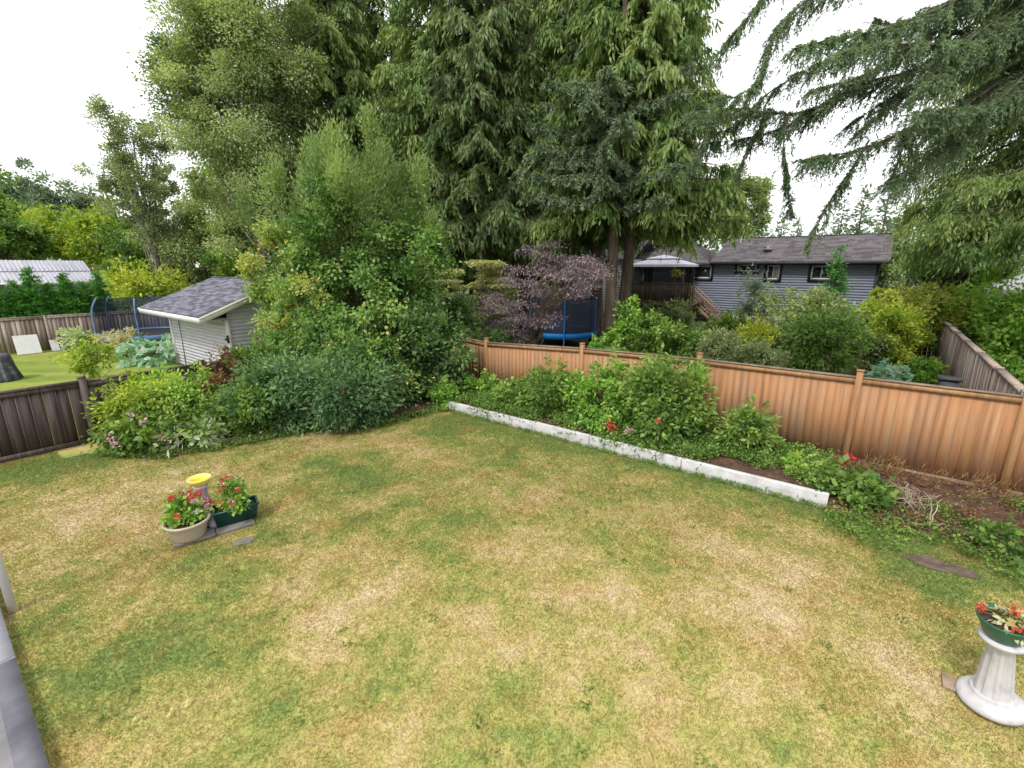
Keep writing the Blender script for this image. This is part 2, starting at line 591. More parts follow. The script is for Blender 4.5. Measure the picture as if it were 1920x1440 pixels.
def spruce_bough(wood, cr, rng, P, r0, side, hang, dens=16, nl=.07, nw=.016, m=22, tb=.5, start=0.1, up=0.0):
    """P: polyline from trunk to tip"""
    P = np.asarray(P, float)
    ln = np.concatenate([[0], np.cumsum(np.linalg.norm(np.diff(P, axis=0), axis=1))])
    LT = ln[-1]
    q = np.linspace(0, LT, max(8, int(LT * 3)))
    C = np.stack([np.interp(q, ln, P[:, i]) for i in range(3)], 1)
    for _ in range(2):
        C[1:-1] = (C[:-2] + 2 * C[1:-1] + C[2:]) / 4
    wood.tube(C, np.linspace(r0, .006, len(C)), 6, cap=False)
    n = int(LT * dens)
    f = start + (1 - start) * rng.uniform(0, 1, n)
    x = f * (len(C) - 1)
    i0 = np.minimum(x.astype(int), len(C) - 2)
    B = C[i0] + (C[i0 + 1] - C[i0]) * (x - i0)[:, None]
    T = norm(C[i0 + 1] - C[i0])
    S = norm(np.cross(T, UP)) * rng.choice([-1, 1], n)[:, None]
    sl = side * rng.uniform(.35, 1.1, n) * np.clip(1.25 - f, .25, 1)
    SD = norm(T * .75 + S * rng.uniform(.5, 1.1, n)[:, None] + UP * (up - rng.uniform(0, .45, n))[:, None])
    ps, ds, ls, ts = [], [], [], []
    for i in range(n):
        k = max(3, int(sl[i] * 9))
        s = np.linspace(.08, 1, k)
        Q = B[i] + SD[i] * (sl[i] * s)[:, None] - UP * (.22 * sl[i] * s ** 2)[:, None]
        bt = tb + rng.normal(0, .12)
        if sl[i] > .3:
            wood.tube(Q[::max(1, k // 4)], .006, 4, cap=False)
        # forward needles on the side branch itself
        seg = np.diff(np.vstack([B[i], Q]), axis=0)
        ps.append(np.vstack([B[i], Q])[:-1]); l = np.linalg.norm(seg, axis=1)
        ds.append(seg / l[:, None]); ls.append(l * 1.25); ts.append(np.full(k, bt))
        # hanging twigs
        hl = hang * rng.uniform(.25, 1.35, k) * (1.1 - .4 * s)
        ps.append(Q); ds.append(norm(-UP * rng.uniform(.5, 1.2, k)[:, None] + SD[i] * .45 + rng.normal(0, .28, (k, 3)))); ls.append(hl); ts.append(np.full(k, bt - .08))
    needles(cr, rng, np.vstack(ps), np.vstack(ds), np.concatenate(ls), m, nl, nw, np.concatenate(ts))


# ------------------------------------------------------------------ ground
WFENCE, UFENCE, WWALL = 11.15, -14.0, 8.97
px_green = [(650, 890, .75, 1.25), (735, 900, .5, 1.0), (600, 865, .5, .7), (850, 1000, .7, .35), (700, 985, .6, .5), (780, 1010, .5, .5), (1000, 840, 1.3, .35), (880, 800, .9, .45),
            (1250, 1070, .45, .5), (1150, 1020, .5, .35), (1690, 1010, .7, .8), (1760, 1015, .6, .7), (1860, 1040, .6, .55), (1600, 985, .6, .55), (1800, 1090, .35, .5), (1460, 960, .5, .35),
            (480, 1010, .35, .6), (380, 1040, .3, .5), (560, 1020, .4, .4), (100, 1250, .45, .6), (70, 1180, .45, .7), (60, 1320, .4, .6), (300, 1240, .6, .6), (400, 1170, .5, .5),
            (40, 880, .7, .9), (110, 872, .6, .9), (200, 862, .6, .7), (330, 862, .6, .55), (470, 845, .6, .4), (10, 900, .8, .6), (1290, 1180, .18, .5), (1480, 1330, .14, .6), (1700, 1080, .5, .4),
            (1900, 1060, .6, .6), (980, 1290, .35, .35), (800, 1240, .5, .3), (560, 1330, .6, .35), (880, 960, .7, .3), (700, 1300, .5, .3), (950, 960, .5, .3), (1160, 880, .5, .3), (230, 1300, .4, .4)]
px_straw = [(250, 930, .9, .5), (120, 1000, .9, .5), (60, 960, .9, .35), (600, 1070, .7, .35), (1000, 1060, .8, .4), (1300, 1130, .8, .35), (1500, 1170, .8, .45), (1540, 1030, .7, .5), (1130, 1150, .7, .35),
            (850, 920, .5, .35), (1350, 1010, .7, .4), (720, 840, .9, .25), (1700, 1180, .7, .35), (1450, 1260, .5, .3), (620, 1180, .5, .2), (960, 1180, .5, .25), (1200, 960, .7, .25)]


def green(x, y):
    g = 0.56 + 0.4 * (fbm(x * .55 + 7, y * .55, 3, 4) - .5) + .75 * (fbm(x * 2.2, y * 2.2, 11, 4) - .5) + .5 * (fbm(x * 9, y * 9, 17, 2) - .5)
    for lst, sg in ((px_green, 1), (px_straw, -1)):
        for a, b, r, s in lst:
            p = gnd(a, b)
            wob = .75 + .6 * fbm(x * 1.3 + a, y * 1.3, 5, 2)
            d2 = ((x - p[0]) ** 2 + (y - p[1]) ** 2) / (r * wob) ** 2
            g = g + sg * s * .38 * np.exp(-d2)
    wv = x * DW[0] + y * DW[1]
    uv = x * DU[0] + y * DU[1]
    g = g + .55 * np.exp(-np.clip(WWALL - wv, 0, 9) ** 2 / .35) * (uv > -9) + .35 * np.exp(-((uv + 8.2) ** 2 / 1.5 + (wv - 8) ** 2 / 1.5))
    return np.clip(g, 0, 1)


_gx, _gy = np.arange(-15, 15, .03), np.arange(1.2, 17, .03)
_GG = green(*np.meshgrid(_gx, _gy, indexing='ij'))


def green_at(x, y):
    i = np.clip(((x + 15) / .03).astype(int), 0, len(_gx) - 1)
    j = np.clip(((y - 1.2) / .03).astype(int), 0, len(_gy) - 1)
    return _GG[i, j]


LAWNCOLS = [(.55, .44, .28), (.495, .395, .205), (.425, .365, .135), (.32, .335, .095), (.195, .27, .078)]


def lawnmat(name, blade=False):
    m, t, b = _mat(name)
    a = t.nodes.new('ShaderNodeAttribute'); a.attribute_name = 'tint'
    tc = t.nodes.new('ShaderNodeTexCoord')
    n = t.nodes.new('ShaderNodeTexNoise'); n.inputs['Scale'].default_value = 14; n.inputs['Detail'].default_value = 8; n.inputs['Roughness'].default_value = .75
    t.links.new(tc.outputs['Object'], n.inputs[0])
    ma = t.nodes.new('ShaderNodeMath'); ma.operation = 'MULTIPLY_ADD'; ma.inputs[1].default_value = .5; ma.inputs[2].default_value = -.25
    t.links.new(n.outputs[0], ma.inputs[0])
    ad = t.nodes.new('ShaderNodeMath'); ad.operation = 'ADD'
    t.links.new(a.outputs['Fac'], ad.inputs[0]); t.links.new(ma.outputs[0], ad.inputs[1])
    r = ramp(t, LAWNCOLS)
    t.links.new(ad.outputs[0], r.inputs[0])
    # rusty thatch showing in irregular areas
    n2 = t.nodes.new('ShaderNodeTexNoise'); n2.inputs['Scale'].default_value = 1.1; n2.inputs['Detail'].default_value = 7; n2.inputs['Roughness'].default_value = .7
    t.links.new(tc.outputs['Object'], n2.inputs[0])
    r2 = ramp(t, [(0, 0, 0), (.62, .62, .62)], [.5, .68])
    t.links.new(n2.outputs[0], r2.inputs[0])
    mx = t.nodes.new('ShaderNodeMix'); mx.data_type = 'RGBA'; mx.inputs[7].default_value = (.41, .26, .1, 1)
    t.links.new(r2.outputs[0], mx.inputs['Factor']); t.links.new(r.outputs[0], mx.inputs[6])
    t.links.new(mx.outputs[2], b.inputs['Base Color'])
    b.inputs['Roughness'].default_value = .9
    b.inputs['Specular IOR Level'].default_value = .1
    if blade:
        cn = t.nodes.new('ShaderNodeCombineXYZ'); cn.inputs[2].default_value = 1.0      # a sward shades like one soft surface
        t.links.new(cn.outputs[0], b.inputs['Normal'])
        tr = t.nodes.new('ShaderNodeBsdfTranslucent')
        t.links.new(mx.outputs[2], tr.inputs['Color'])
        ms = t.nodes.new('ShaderNodeMixShader')
        ms.inputs[0].default_value = .5
        t.links.new(b.outputs[0], ms.inputs[1]); t.links.new(tr.outputs[0], ms.inputs[2])
        t.links.new(ms.outputs[0], t.nodes['Material Output'].inputs[0])
    return m


LAWN = lawnmat('dry_lawn')


def sheet(name, corners, res, zf, mat, tintf=None, kind='structure'):
    a, b, c, d = [arr(p) for p in corners]          # a-b along s, a-d along t
    s, t_ = np.meshgrid(np.linspace(0, 1, res[0]), np.linspace(0, 1, res[1]), indexing='ij')
    P = (a * ((1 - s) * (1 - t_))[..., None] + b * (s * (1 - t_))[..., None] + c * (s * t_)[..., None] + d * ((1 - s) * t_)[..., None])
    P[..., 2] += zf(P[..., 0], P[..., 1])
    i, j = np.meshgrid(np.arange(res[0] - 1), np.arange(res[1] - 1), indexing='ij')
    k = res[1]
    F = np.stack([i * k + j, (i + 1) * k + j, (i + 1) * k + j + 1, i * k + j + 1], -1).reshape(-1, 4)
    m = MB()
    m.add(P.reshape(-1, 3), F, .5 if tintf is None else tintf(P[..., 0], P[..., 1]).ravel())
    o = m.build(name, mat, None, True)
    o['kind'] = kind
    return o


FARG = surf('far_ground', [(.05, .07, .025), (.1, .12, .045), (.16, .15, .08)], (.5, .5, .5), .95)
NLAWN = surf('green_lawn', [(.11, .19, .025), (.21, .27, .035), (.36, .33, .08)], (.55, .9, 1), .95, detail=8)
SOIL = surf('soil', [(.04, .024, .018), (.09, .05, .034), (.17, .095, .06)], (7, 7, 7), .95, bump=.8, detail=8)
BACKG = surf('garden_ground', [(.04, .05, .02), (.08, .09, .035), (.13, .1, .06)], (2, 2, 2), .95, bump=.5)
zlawn = lambda x, y: .05 * (fbm(x * .4, y * .4, 21, 2) - .5) + .012 * (fbm(x * 3, y * 3, 31, 2) - .5)
sheet('ground', [(-400, -60, -.12), (400, -60, -.12), (400, 500, -.12), (-400, 500, -.12)], (40, 40), lambda x, y: 0 * x, FARG)
sheet('lawn', [yard(-14.1, -7), yard(15, -7), yard(15, 11.0), yard(-14.1, 11.0)], (420, 280), zlawn, LAWN, green)
sheet('neighbour_lawn', [yard(-32.5, -8, -.03), yard(-14.1, -8, -.03), yard(-14.1, 14, -.03), yard(-32.5, 14, -.03)], (60, 60), lambda x, y: .03 * (fbm(x, y, 2) - .5), NLAWN)
sheet('garden_ground', [yard(-30, 11.3, -.02), yard(24, 11.3, -.02), yard(24, 42, -.02), yard(-30, 42, -.02)], (90, 60), lambda x, y: .1 * (fbm(x * .6, y * .6, 4) - .5), BACKG)

# raised bed behind the white wall, then the soil slope to its right
BEDZ = .22


def bedz(x, y):
    u = x * DU[0] + y * DU[1]
    wv = x * DW[0] + y * DW[1]
    h = np.where(u < -.2, BEDZ, BEDZ * np.clip((wv - 9.0) / 1.6, 0, 1) * np.clip(1 - (u + .2) / 7, .3, 1) + .03)
    return h + .07 * (fbm(x * 2.2, y * 2.2, 8) - .5)


sheet('garden_bed', [yard(-9.4, 9.02), yard(-.12, 9.02), yard(-.12, 11.12), yard(-9.4, 11.12)], (120, 40), bedz, SOIL)


def slopez(x, y):
    u = x * DU[0] + y * DU[1]
    wv = x * DW[0] + y * DW[1]
    edge = 8.95 - .12 * np.clip(u, 0, 9) + .3 * (fbm(u * .9, u * 0 + 1, 6, 3) - .5)
    return bedz(x, y) - .2 * np.clip((edge - wv) * 2.5 + .2, 0, 1)


sheet('soil_bank', [yard(-.12, 7.9), yard(9, 7.2), yard(9, 11.12), yard(-.12, 11.12)], (160, 70), slopez, SOIL)

# left bed: mulch under the shrubs
EDGE = [(120, 862), (165, 853), (300, 860), (450, 836), (560, 812), (700, 801), (780, 780), (850, 764)]
EU = [UV(gnd(a, b)) for a, b in EDGE]


def mulchz(x, y):
    u = x * DU[0] + y * DU[1]
    wv = x * DW[0] + y * DW[1]
    e = np.interp(wv, [q[1] for q in EU], [q[0] for q in EU], left=-14.2)
    e = np.maximum(e, np.where(wv > 8.9, -9.2, -99))
    return .1 - .22 * np.clip((u - e + .1 * (fbm(x * 3, y * 3, 9) - .5)) * 2.5 + .55, 0, 1) + .06 * (fbm(x * 4, y * 4, 12) - .5)


sheet('mulch_bed', [yard(-14.02, 2.2), yard(-8.2, 2.2), yard(-8.2, 11.1), yard(-14.02, 11.1)], (130, 200), mulchz, SOIL)

# ------------------------------------------------------------------ lawn blades (nobody could count them)
rng = np.random.default_rng(5)


def blades(name, label, n, ur, wr, keep, hgt, mat, seed, wid=.0026):
    rng = np.random.default_rng(seed)
    u, wv = rng.uniform(*ur, n), rng.uniform(*wr, n)
    x, y = u * DU[0] + wv * DW[0], u * DU[1] + wv * DW[1]
    dist = np.hypot(x, y)
    ok = keep(u, wv, x, y) & (y > 1.5) & (np.abs(x) < y * 1.25 + 2.5) & (rng.uniform(0, 1, n) < np.clip(7.5 / dist, .3, 1))
    x, y, dist = x[ok], y[ok], dist[ok]
    n = len(x)
    g = np.clip(green_at(x, y) + rng.normal(0, .17, n), 0, 1)
    z = zlawn(x, y)
    h = hgt * rng.uniform(.45, 1.25, n) * (.75 + .6 * g)
    a = rng.uniform(0, 2 * PI, n)
    wd = wid * (.6 + dist / 9)
    lean = rng.normal(0, 1.0, (n, 2)) * h[:, None]
    A = np.stack([x - np.cos(a) * wd, y - np.sin(a) * wd, z - .004], 1)
    B = np.stack([x + np.cos(a) * wd, y + np.sin(a) * wd, z - .004], 1)
    T = np.stack([x + lean[:, 0], y + lean[:, 1], z + h], 1)
    m = MB()
    m.add(np.stack([A, B, T], 1).reshape(-1, 3), np.arange(n * 3).reshape(n, 3), np.repeat(g, 3))
    return tag(m.build(name, mat), label, 'grass', None, 'stuff')


eu_w, eu_u = [q[1] for q in EU], [q[0] for q in EU]


def onlawn(u, wv, x, y):
    e = np.interp(wv, eu_w, eu_u, left=-13.95) - .12
    ok = (u > e) & (wv > -.012) & ((wv < WWALL - .06) | ((u > 0) & (wv < 0)))
    ok &= (u < -.2) | (wv < 9.0 - .12 * np.clip(u, 0, 9) + .4 * (fbm(x * 1.5, y * 1.5, 77, 2) - .5))
    return ok


BLADE = lawnmat('grass_blade', True)
blades('lawn_grass', 'short dry grass of tan, straw and green patches', 2600000, (-14, 13), (-4, 9), onlawn, .03, BLADE, 5)
m = MB()
rng = np.random.default_rng(55)
k = 420
u, wv = rng.uniform(-12, 9, k), rng.uniform(.3, 8.8, k)
x, y = u * DU[0] + wv * DW[0], u * DU[1] + wv * DW[1]
ok = onlawn(u, wv, x, y) & (y > 1.8) & (rng.uniform(0, 1, k) < .25 + .75 * green_at(x, y))
C3 = np.stack([x[ok], y[ok], zlawn(x[ok], y[ok]) + .012], 1)
puff(m, rng, C3, np.tile([.07, .07, .012], (len(C3), 1)) * rng.uniform(.5, 1.5, (len(C3), 1)), 22, .03, .02, np.array([0, 8, -3.]), droop=0, up=1.2)
tag(m.build('lawn_weeds', G['mid']), 'small clover and weed rosettes scattered through the lawn', 'weeds', None, 'stuff')
GREENB = leafmat('green_blade', [(.05, .11, .02), (.1, .2, .03), (.2, .3, .06)])

# ------------------------------------------------------------------ fences
OWOOD = surf('orange_cedar', [(.27, .15, .085), (.39, .19, .083), (.44, .225, .105), (.43, .27, .155)], (15, 15, .8), .8, tintw=.16, bump=.25, detail=9, weather=((.30, .21, .16), (1.5, 1.5, .6), .47, .70, .5))
GWOOD = surf('grey_cedar', [(.2, .145, .12), (.38, .295, .25), (.52, .44, .39)], (12, 12, .6), .85, tintw=.35, bump=.3)
DWOOD = surf('brown_stain', [(.045, .032, .03), (.09, .065, .06), (.15, .115, .104)], (14, 14, .7), .75, tintw=.16, bump=.25)
CAPW = surf('weathered_cap', [(.12, .09, .065), (.24, .18, .13), (.36, .29, .21)], (3, 3, 14), .9, bump=.3)
OPOST = surf('orange_post', [(.24, .13, .065), (.36, .19, .085), (.43, .26, .13)], (14, 14, .9), .8, bump=.25)


def fence(name, label, pts, mats, posts_w=.11, board=.14, cap=(.11, .045), bottom=.04, kick=True, ptop=.1, seed=0, gap=.006, lighter=0, stag=.012):
    """pts: list of (xyz of the top at each post); boards between posts; each panel, post, rail a part"""
    rng = np.random.default_rng(seed)
    wm, pm, cm = mats
    p0 = arr(pts[0])
    root = thing(name, label, 'fence', (p0[0], p0[1], 0))
    for q in pts:
        q = arr(q)
        m = MB()
        hh = q[2] + ptop
        ax = (norm(arr(pts[-1])[:2].tolist() + [0] - np.append(arr(pts[0])[:2], 0)),)
        d = ax[0]
        s_ = np.cross(UP, d)
        m.box(np.append(q[:2], hh / 2 - .1), (posts_w, posts_w, hh + .2), (d, s_, UP), rng.uniform(.3, .7))
        m.box(np.append(q[:2], hh + .012), (posts_w + .02, posts_w + .02, .024), (d, s_, UP), .6)
        m.build('post', pm, root)
    for a, b in zip(pts[:-1], pts[1:]):
        a, b = arr(a), arr(b)
        d = np.append(b[:2] - a[:2], 0)
        L = np.linalg.norm(d)
        d = d / L
        s_ = np.cross(UP, d)
        n = max(1, int((L - posts_w) / board))
        wd = (L - posts_w) / n
        m = MB()
        for i in range(n):
            f = (posts_w / 2 + (i + .5) * wd) / L
            c = a + (b - a) * f
            zt = c[2] - cap[1] - .004
            zb = bottom + rng.uniform(-.01, .01)
            off = rng.normal(0, .0015) + (stag if i % 2 else 0)
            t = rng.uniform(0, 1)
            m.box(np.append(c[:2] + s_[:2] * off, (zt + zb) / 2), (wd - gap * rng.uniform(.4, 1.6), .018, zt - zb), (d, s_, UP), t)
            if lighter and rng.uniform() < lighter:
                m.box(np.append(c[:2] - s_[:2] * .022 + d[:2] * wd * .5, (zt + zb) / 2), (.02, .012, zt - zb - .02), (d, s_, UP), 1.0)
        m.build('board_panel', wm, root)
        m = MB()
        e = (b - a) / L
        m.bar(a + e * (posts_w / 2 + .002) - UP * cap[1] / 2, b - e * (posts_w / 2 + .002) - UP * cap[1] / 2, cap[0], cap[1])
        m.build('cap_rail', cm, root)
        m = MB()
        for sgn in ((-1, 1) if kick == 2 else (-1,)):
            m.bar(a + e * (posts_w / 2 + .002) - UP * (cap[1] + .055) + s_ * .032 * sgn, b - e * (posts_w / 2 + .002) - UP * (cap[1] + .055) + s_ * .032 * sgn, .026, .085)
        m.build('top_rail', pm, root)
        if kick:
            m = MB()
            za = bottom + .02
            A, B = a + e * (posts_w / 2 + .002), b - e * (posts_w / 2 + .002)
            A[2] = B[2] = za
            m.bar(A - s_ * .034, B - s_ * .034, .03, .12)
            m.build('kickboard', cm, root)
    return root


otop = [onw(912, 641, WFENCE), onw(1092, 652, WFENCE), onw(1312, 672, WFENCE), onw(1612, 706, WFENCE)]
ou = [UV(p)[0] for p in otop]
opts = [yard(-13.9, WFENCE, 1.8), yard(ou[0] - 2.3, WFENCE, 1.8)] + [yard(q, WFENCE, p[2]) for q, p in zip(ou, otop)]
last = onw(1915, 741, WFENCE)
lu = UV(last)[0]
opts += [yard(lu + .08, WFENCE, last[2]), yard(lu + 2.6, WFENCE, last[2])]
print('FENCE', [(round(UV(p)[0], 2), round(p[2], 2)) for p in opts])
fence('cedar_fence', 'orange stained cedar fence behind the white edged raised bed', opts, (OWOOD, OPOST, CAPW), seed=1, bottom=.16, ptop=.11, kick=True, gap=.0014, stag=.0, cap=(.09, .034))

ltop = [onu(-230, 790, UFENCE), onu(152, 708, UFENCE), onu(330, 676, UFENCE)]
lw = [UV(p)[1] for p in ltop]
print('LFENCE', lw, [p[2] for p in ltop], [UV(p) for p in EDGE and [gnd(0, 875), gnd(165, 838)]])
lz = 1.5
dl = lw[2] - lw[1]
lpts = [yard(UFENCE, w_, lz) for w_ in (lw[1] - 4.8, lw[1] - 2.4, lw[1], lw[1] + 2.4, lw[1] + 4.8, 11.0)]
fence('brown_fence', 'dark brown stained board fence beside the left shrub bed', lpts, (DWOOD, DWOOD, DWOOD), seed=2, board=.19, posts_w=.13, cap=(.12, .05), bottom=.06, lighter=.45, ptop=.06)

bpts = [yard(-32, q, 1.68) for q in (-8, -5.6, -3.2, -.8, 1.6, 4, 6.4, 8.8, 11.2, 13.6)]
fence('grey_fence', 'greyish pink weathered fence below the clipped cedar hedge', bpts, (GWOOD, GWOOD, GWOOD), seed=3, kick=False, ptop=.0, board=.16)


RU = lu + .1
fence('grey_fence', 'greyish pink fence running away behind the orange fence', [yard(RU, q, 1.93) for q in (11.4, 13.8, 16.2, 18.6, 21, 23.4, 25.8)],
      (GWOOD, GWOOD, GWOOD), seed=4, kick=False, ptop=.0, board=.17, cap=(.14, .05))


def prism(mb, poly, vec, tint=.5, mi=0):
    poly = np.asarray(poly, float)
    n = len(poly)
    V = np.concatenate([poly, poly + arr(vec)])
    mb.add(V, [list(range(n))[::-1]], tint, mi)
    mb.add(V, [list(range(n, 2 * n))], tint, mi)
    mb.add(V, [[i, (i + 1) % n, n + (i + 1) % n, n + i] for i in range(n)], tint, mi)


# ------------------------------------------------------------------ white edging wall of the raised bed
WHITE = surf('white_block', [(.42, .41, .41), (.58, .57, .58), (.66, .65, .67)], (5, 5, 5), .8, bump=.15, pos=[.25, .5, .7], weather=((.24, .23, .17), (1.6, 1.6, 4), .52, .72, .7))
WHITEP = surf('white_paint', [(.66, .65, .64), (.78, .78, .78)], (4, 4, 4), .55, bump=.05)
rng = np.random.default_rng(8)
wall = thing('retaining_wall', 'low white painted block wall edging the raised flower bed', 'garden wall', yard(-9.2, WWALL, 0))
ends = [-9.25, -7.75, -6.3, -4.7, -3.15, -2.62, -.14]
for a, b in zip(ends[:-1], ends[1:]):
    m = MB()
    h = .27 + rng.uniform(-.012, .012)
    o = rng.uniform(-.008, .008)
    m.box(yard((a + b) / 2, WWALL + o, h / 2 - .03), (b - a - .012, .1, h + .06), (DU, DW, UP))
    ob = m.build('wall_block', WHITE, wall)
    bv = ob.modifiers.new('edge', 'BEVEL'); bv.width = .012; bv.segments = 2

# ------------------------------------------------------------------ shed over the left fence
SIDING = surf('white_siding', [(.5, .49, .57), (.58, .57, .65)], (1, 1, 6), .6, tintw=.25)
SHINGLE = surf('grey_shingle', [(.075, .075, .1), (.135, .135, .17), (.21, .21, .25)], (7, 7, 7), .9, tintw=.5, bump=.4)
TRIM = surf('cream_trim', [(.6, .58, .52), (.72, .70, .65)], (2, 2, 2), .6)
DARKM = surf('dark_metal', [(.02, .02, .022), (.06, .06, .065)], (8, 8, 8), .5)


def lap(mb, p, q, z0, z1, nrm, step=.15, proud=.022, top=None, rng=np.random.default_rng(1)):
    """lapped boards between two points; top(s) may cut them to a gable"""
    p, q = arr(p), arr(q)
    z = z0
    while z < z1 - .01:
        zz = min(z + step, z1)
        a, b = p.copy(), q.copy()
        if top is not None:
            lo, hi = top(zz)
            if hi - lo < .05:
                break
            a, b = p + (q - p) * lo, p + (q - p) * hi
        poly = [np.append(a[:2], z) + nrm * proud, np.append(a[:2], zz) + nrm * .006, np.append(a[:2], zz) - nrm * .02, np.append(a[:2], z) - nrm * .02]
        prism(mb, poly, np.append((b - a)[:2], 0), rng.uniform(.2, .8))
        z = zz


def shingles(mb, a, b, c, d, rows, seed=0, tabs=.3, th=.014):
    """a-b eave, d-c ridge; overlapping rows of separate tabs"""
    rng = np.random.default_rng(seed)
    a, b, c, d = map(arr, (a, b, c, d))
    n = norm(np.cross(b - a, d - a))
    for r in range(rows):
        f0, f1 = r / rows, min(1.0, (r + 1.15) / rows)
        e0, e1 = a + (d - a) * f0, b + (c - b) * f0
        g0, g1 = a + (d - a) * f1, b + (c - b) * f1
        k = max(1, int(np.linalg.norm(e1 - e0) / tabs))
        x = np.linspace(0, 1, k + 1)
        x[1:-1] += rng.uniform(-.2, .2, k - 1) / k
        for i in range(k):
            p, q = e0 + (e1 - e0) * x[i], e0 + (e1 - e0) * x[i + 1]
            u_, v_ = g0 + (g1 - g0) * x[i], g0 + (g1 - g0) * x[i + 1]
            t = rng.uniform(0, 1)
            l = n * (th * 1.6 + rng.uniform(0, .004))
            mb.add([p + l, q + l, v_ + n * .004, u_ + n * .004, p, q], [[0, 1, 2, 3], [4, 5, 1, 0]], t)


SU0, SU1, SW0, SWR, SW1, SZ, SRZ = -23.2, -17.6, 6.64, 8.6, 10.6, 2.15, 3.55
shed = thing('garden_shed', 'white sided garden shed with grey shingle roof beyond the brown fence', 'shed', yard(SU0, SW0))
m = MB()
lap(m, yard(SU0, SW0), yard(SU1, SW0), 0, 2.3, -DW, .13, .014)
slope = (SRZ - 2.38) / (SWR - 5.72)
zr = lambda wv: 2.28 + slope * (wv - 5.72)
def gtop(z):
    if z <= zr(SW0): return 0, 1
    f = (z - zr(SW0)) / (zr(SWR) - zr(SW0)) * .5
    return f, 1 - f
lap(m, yard(SU1, SW0 + .02), yard(SU1, SW1), 0, zr(SWR), DU, .13, .014, top=gtop)
lap(m, yard(SU0, SW1), yard(SU0, SW0 + .02), 0, zr(SWR), -DU, .13, top=gtop)
lap(m, yard(SU1, SW1), yard(SU0, SW1), 0, 2.3, DW, .13)
m.build('wall', SIDING, shed)
for uu, ww in ((SU0, SW0), (SU1, SW0), (SU1, SW1)):
    m = MB()
    m.box(yard(uu, ww, 1.12), (.13, .13, 2.24), (DU, DW, UP))
    m.build('corner_trim', WHITEP, shed)
m = MB()
ea, eb = yard(SU0 - .3, 5.72, 2.4), yard(SU1 + .35, 5.72, 2.4)
ra, rb = yard(SU0 - .3, SWR, SRZ), yard(SU1 + .35, SWR, SRZ)
shingles(m, ea, eb, rb, ra, 24, 3, tabs=.33, th=.012)
ba, bb = yard(SU0 - .3, 2 * SWR - 5.72, 2.4), yard(SU1 + .35, 2 * SWR - 5.72, 2.4)
shingles(m, bb, ba, ra, rb, 24, 4, tabs=.33, th=.012)
prism(m, [ea - UP * .01, eb - UP * .01, rb - UP * .01, bb - UP * .01, ba - UP * .01, ra - UP * .01][:4], -UP * .03)
prism(m, [ba - UP * .012, ra - UP * .012, rb - UP * .012, bb - UP * .012], -UP * .03)
m.bar(ra + UP * .01, rb + UP * .01, .22, .03)
rf = m.build('roof', SHINGLE, shed)
m = MB()
m.bar(ea - UP * .11 - DW * .015, eb - UP * .11 - DW * .015, .03, .17)
m.build('eave_fascia', WHITEP, shed)
for uu, sg in ((SU1 + .35, 1), (SU0 - .3, -1)):
    for p, q in ((yard(uu, 5.70, 2.4), yard(uu, SWR, SRZ)), (yard(uu, SWR, SRZ), yard(uu, 2 * SWR - 5.7, 2.4))):
        m = MB()
        m.bar(p - UP * .12 + DU * .018 * sg, q - UP * .12 + DU * .018 * sg, .035, .2)
        m.bar(p - UP * .05 + DU * .042 * sg, q - UP * .05 + DU * .042 * sg, .02, .09)
        m.build('barge_board', TRIM, shed)
    m = MB()
m = MB()
m.box(yard((SU0 + SU1) / 2, 6.18, 2.26), (SU1 - SU0 + .4, .85, .02), (DU, DW, UP))
m.build('soffit', TRIM, shed)
du0, du1 = UV(onw(344, 640, SW0))[0], UV(onw(431, 640, SW0))[0]
door = thing('door', None, None, (0, 0, 0)); door.parent = shed; 
m = MB()
lap(m, yard(du0, SW0 - .035), yard(du1, SW0 - .035), .05, 2.02, -DW, .13, .014)
door_leaf = m.build('door_leaf', SIDING, None)
bpy.data.objects.remove(door)
for v in door_leaf.data.vertices: v.co -= shed.location
door_leaf.parent = shed; door_leaf.name = 'door'
for uu in (du0, du1):
    m = MB()
    m.box(yard(uu, SW0 - .04, 1.04), (.05, .07, 2.0), (DU, DW, UP))
    m.build('door_jamb', WHITEP, shed)
m = MB()
m.box(yard(du0 + .06, SW0 - .066, 1.03), (.03, .01, 1.9), (DU, DW, UP))
m.build('door_gap', DARKM, shed)
hp = onw(427, 636, SW0 - .08)
m = MB()
m.box(hp, (.07, .05, .26), (DU, DW, UP)); m.tube([hp - DW * .03, hp - DW * .09], .03, 8)
hd = m.build('handle', DARKM, None)
for v in hd.data.vertices: v.co -= shed.location
hd.parent = door_leaf

# ------------------------------------------------------------------ house beyond the back garden
HW = 38.2
HSID = surf('blue_grey_siding', [(.205, .228, .295), (.25, .275, .345)], (1, 1, 5), .65, tintw=.3)
HROOF = surf('brown_grey_roof', [(.09, .08, .088), (.14, .125, .138), (.19, .17, .185)], (5, 5, 5), .9, tintw=.4, bump=.3)
HTRIM = surf('dark_trim', [(.022, .02, .03), (.04, .038, .052)], (3, 3, 3), .6)
GLASS = surf('window_glass', [(.012, .016, .02), (.05, .06, .07)], (.8, .8, .8), .08, spec=.9)
CURT = surf('window_blind', [(.35, .36, .36), (.5, .5, .5)], (2, 2, 9), .4)
CONC = surf('concrete', [(.4, .4, .4), (.55, .55, .55)], (5, 5, 5), .9)
hu1 = UV(onw(1643, 520, HW))[0]
hu0 = UV(onw(1340, 500, HW))[0]
huw = UV(onw(1180, 500, HW))[0]
EZ = onw(1640, 489, HW - .5)[2]
print('HOUSE', hu0, hu1, huw, EZ)
house = thing('house', 'blue grey sided house with brown shingle roof behind the back gardens', 'house', yard(hu0, HW))
HD2 = 8.6
RZ = onw(1600, 440, HW + HD2 / 2)[2]
m = MB()
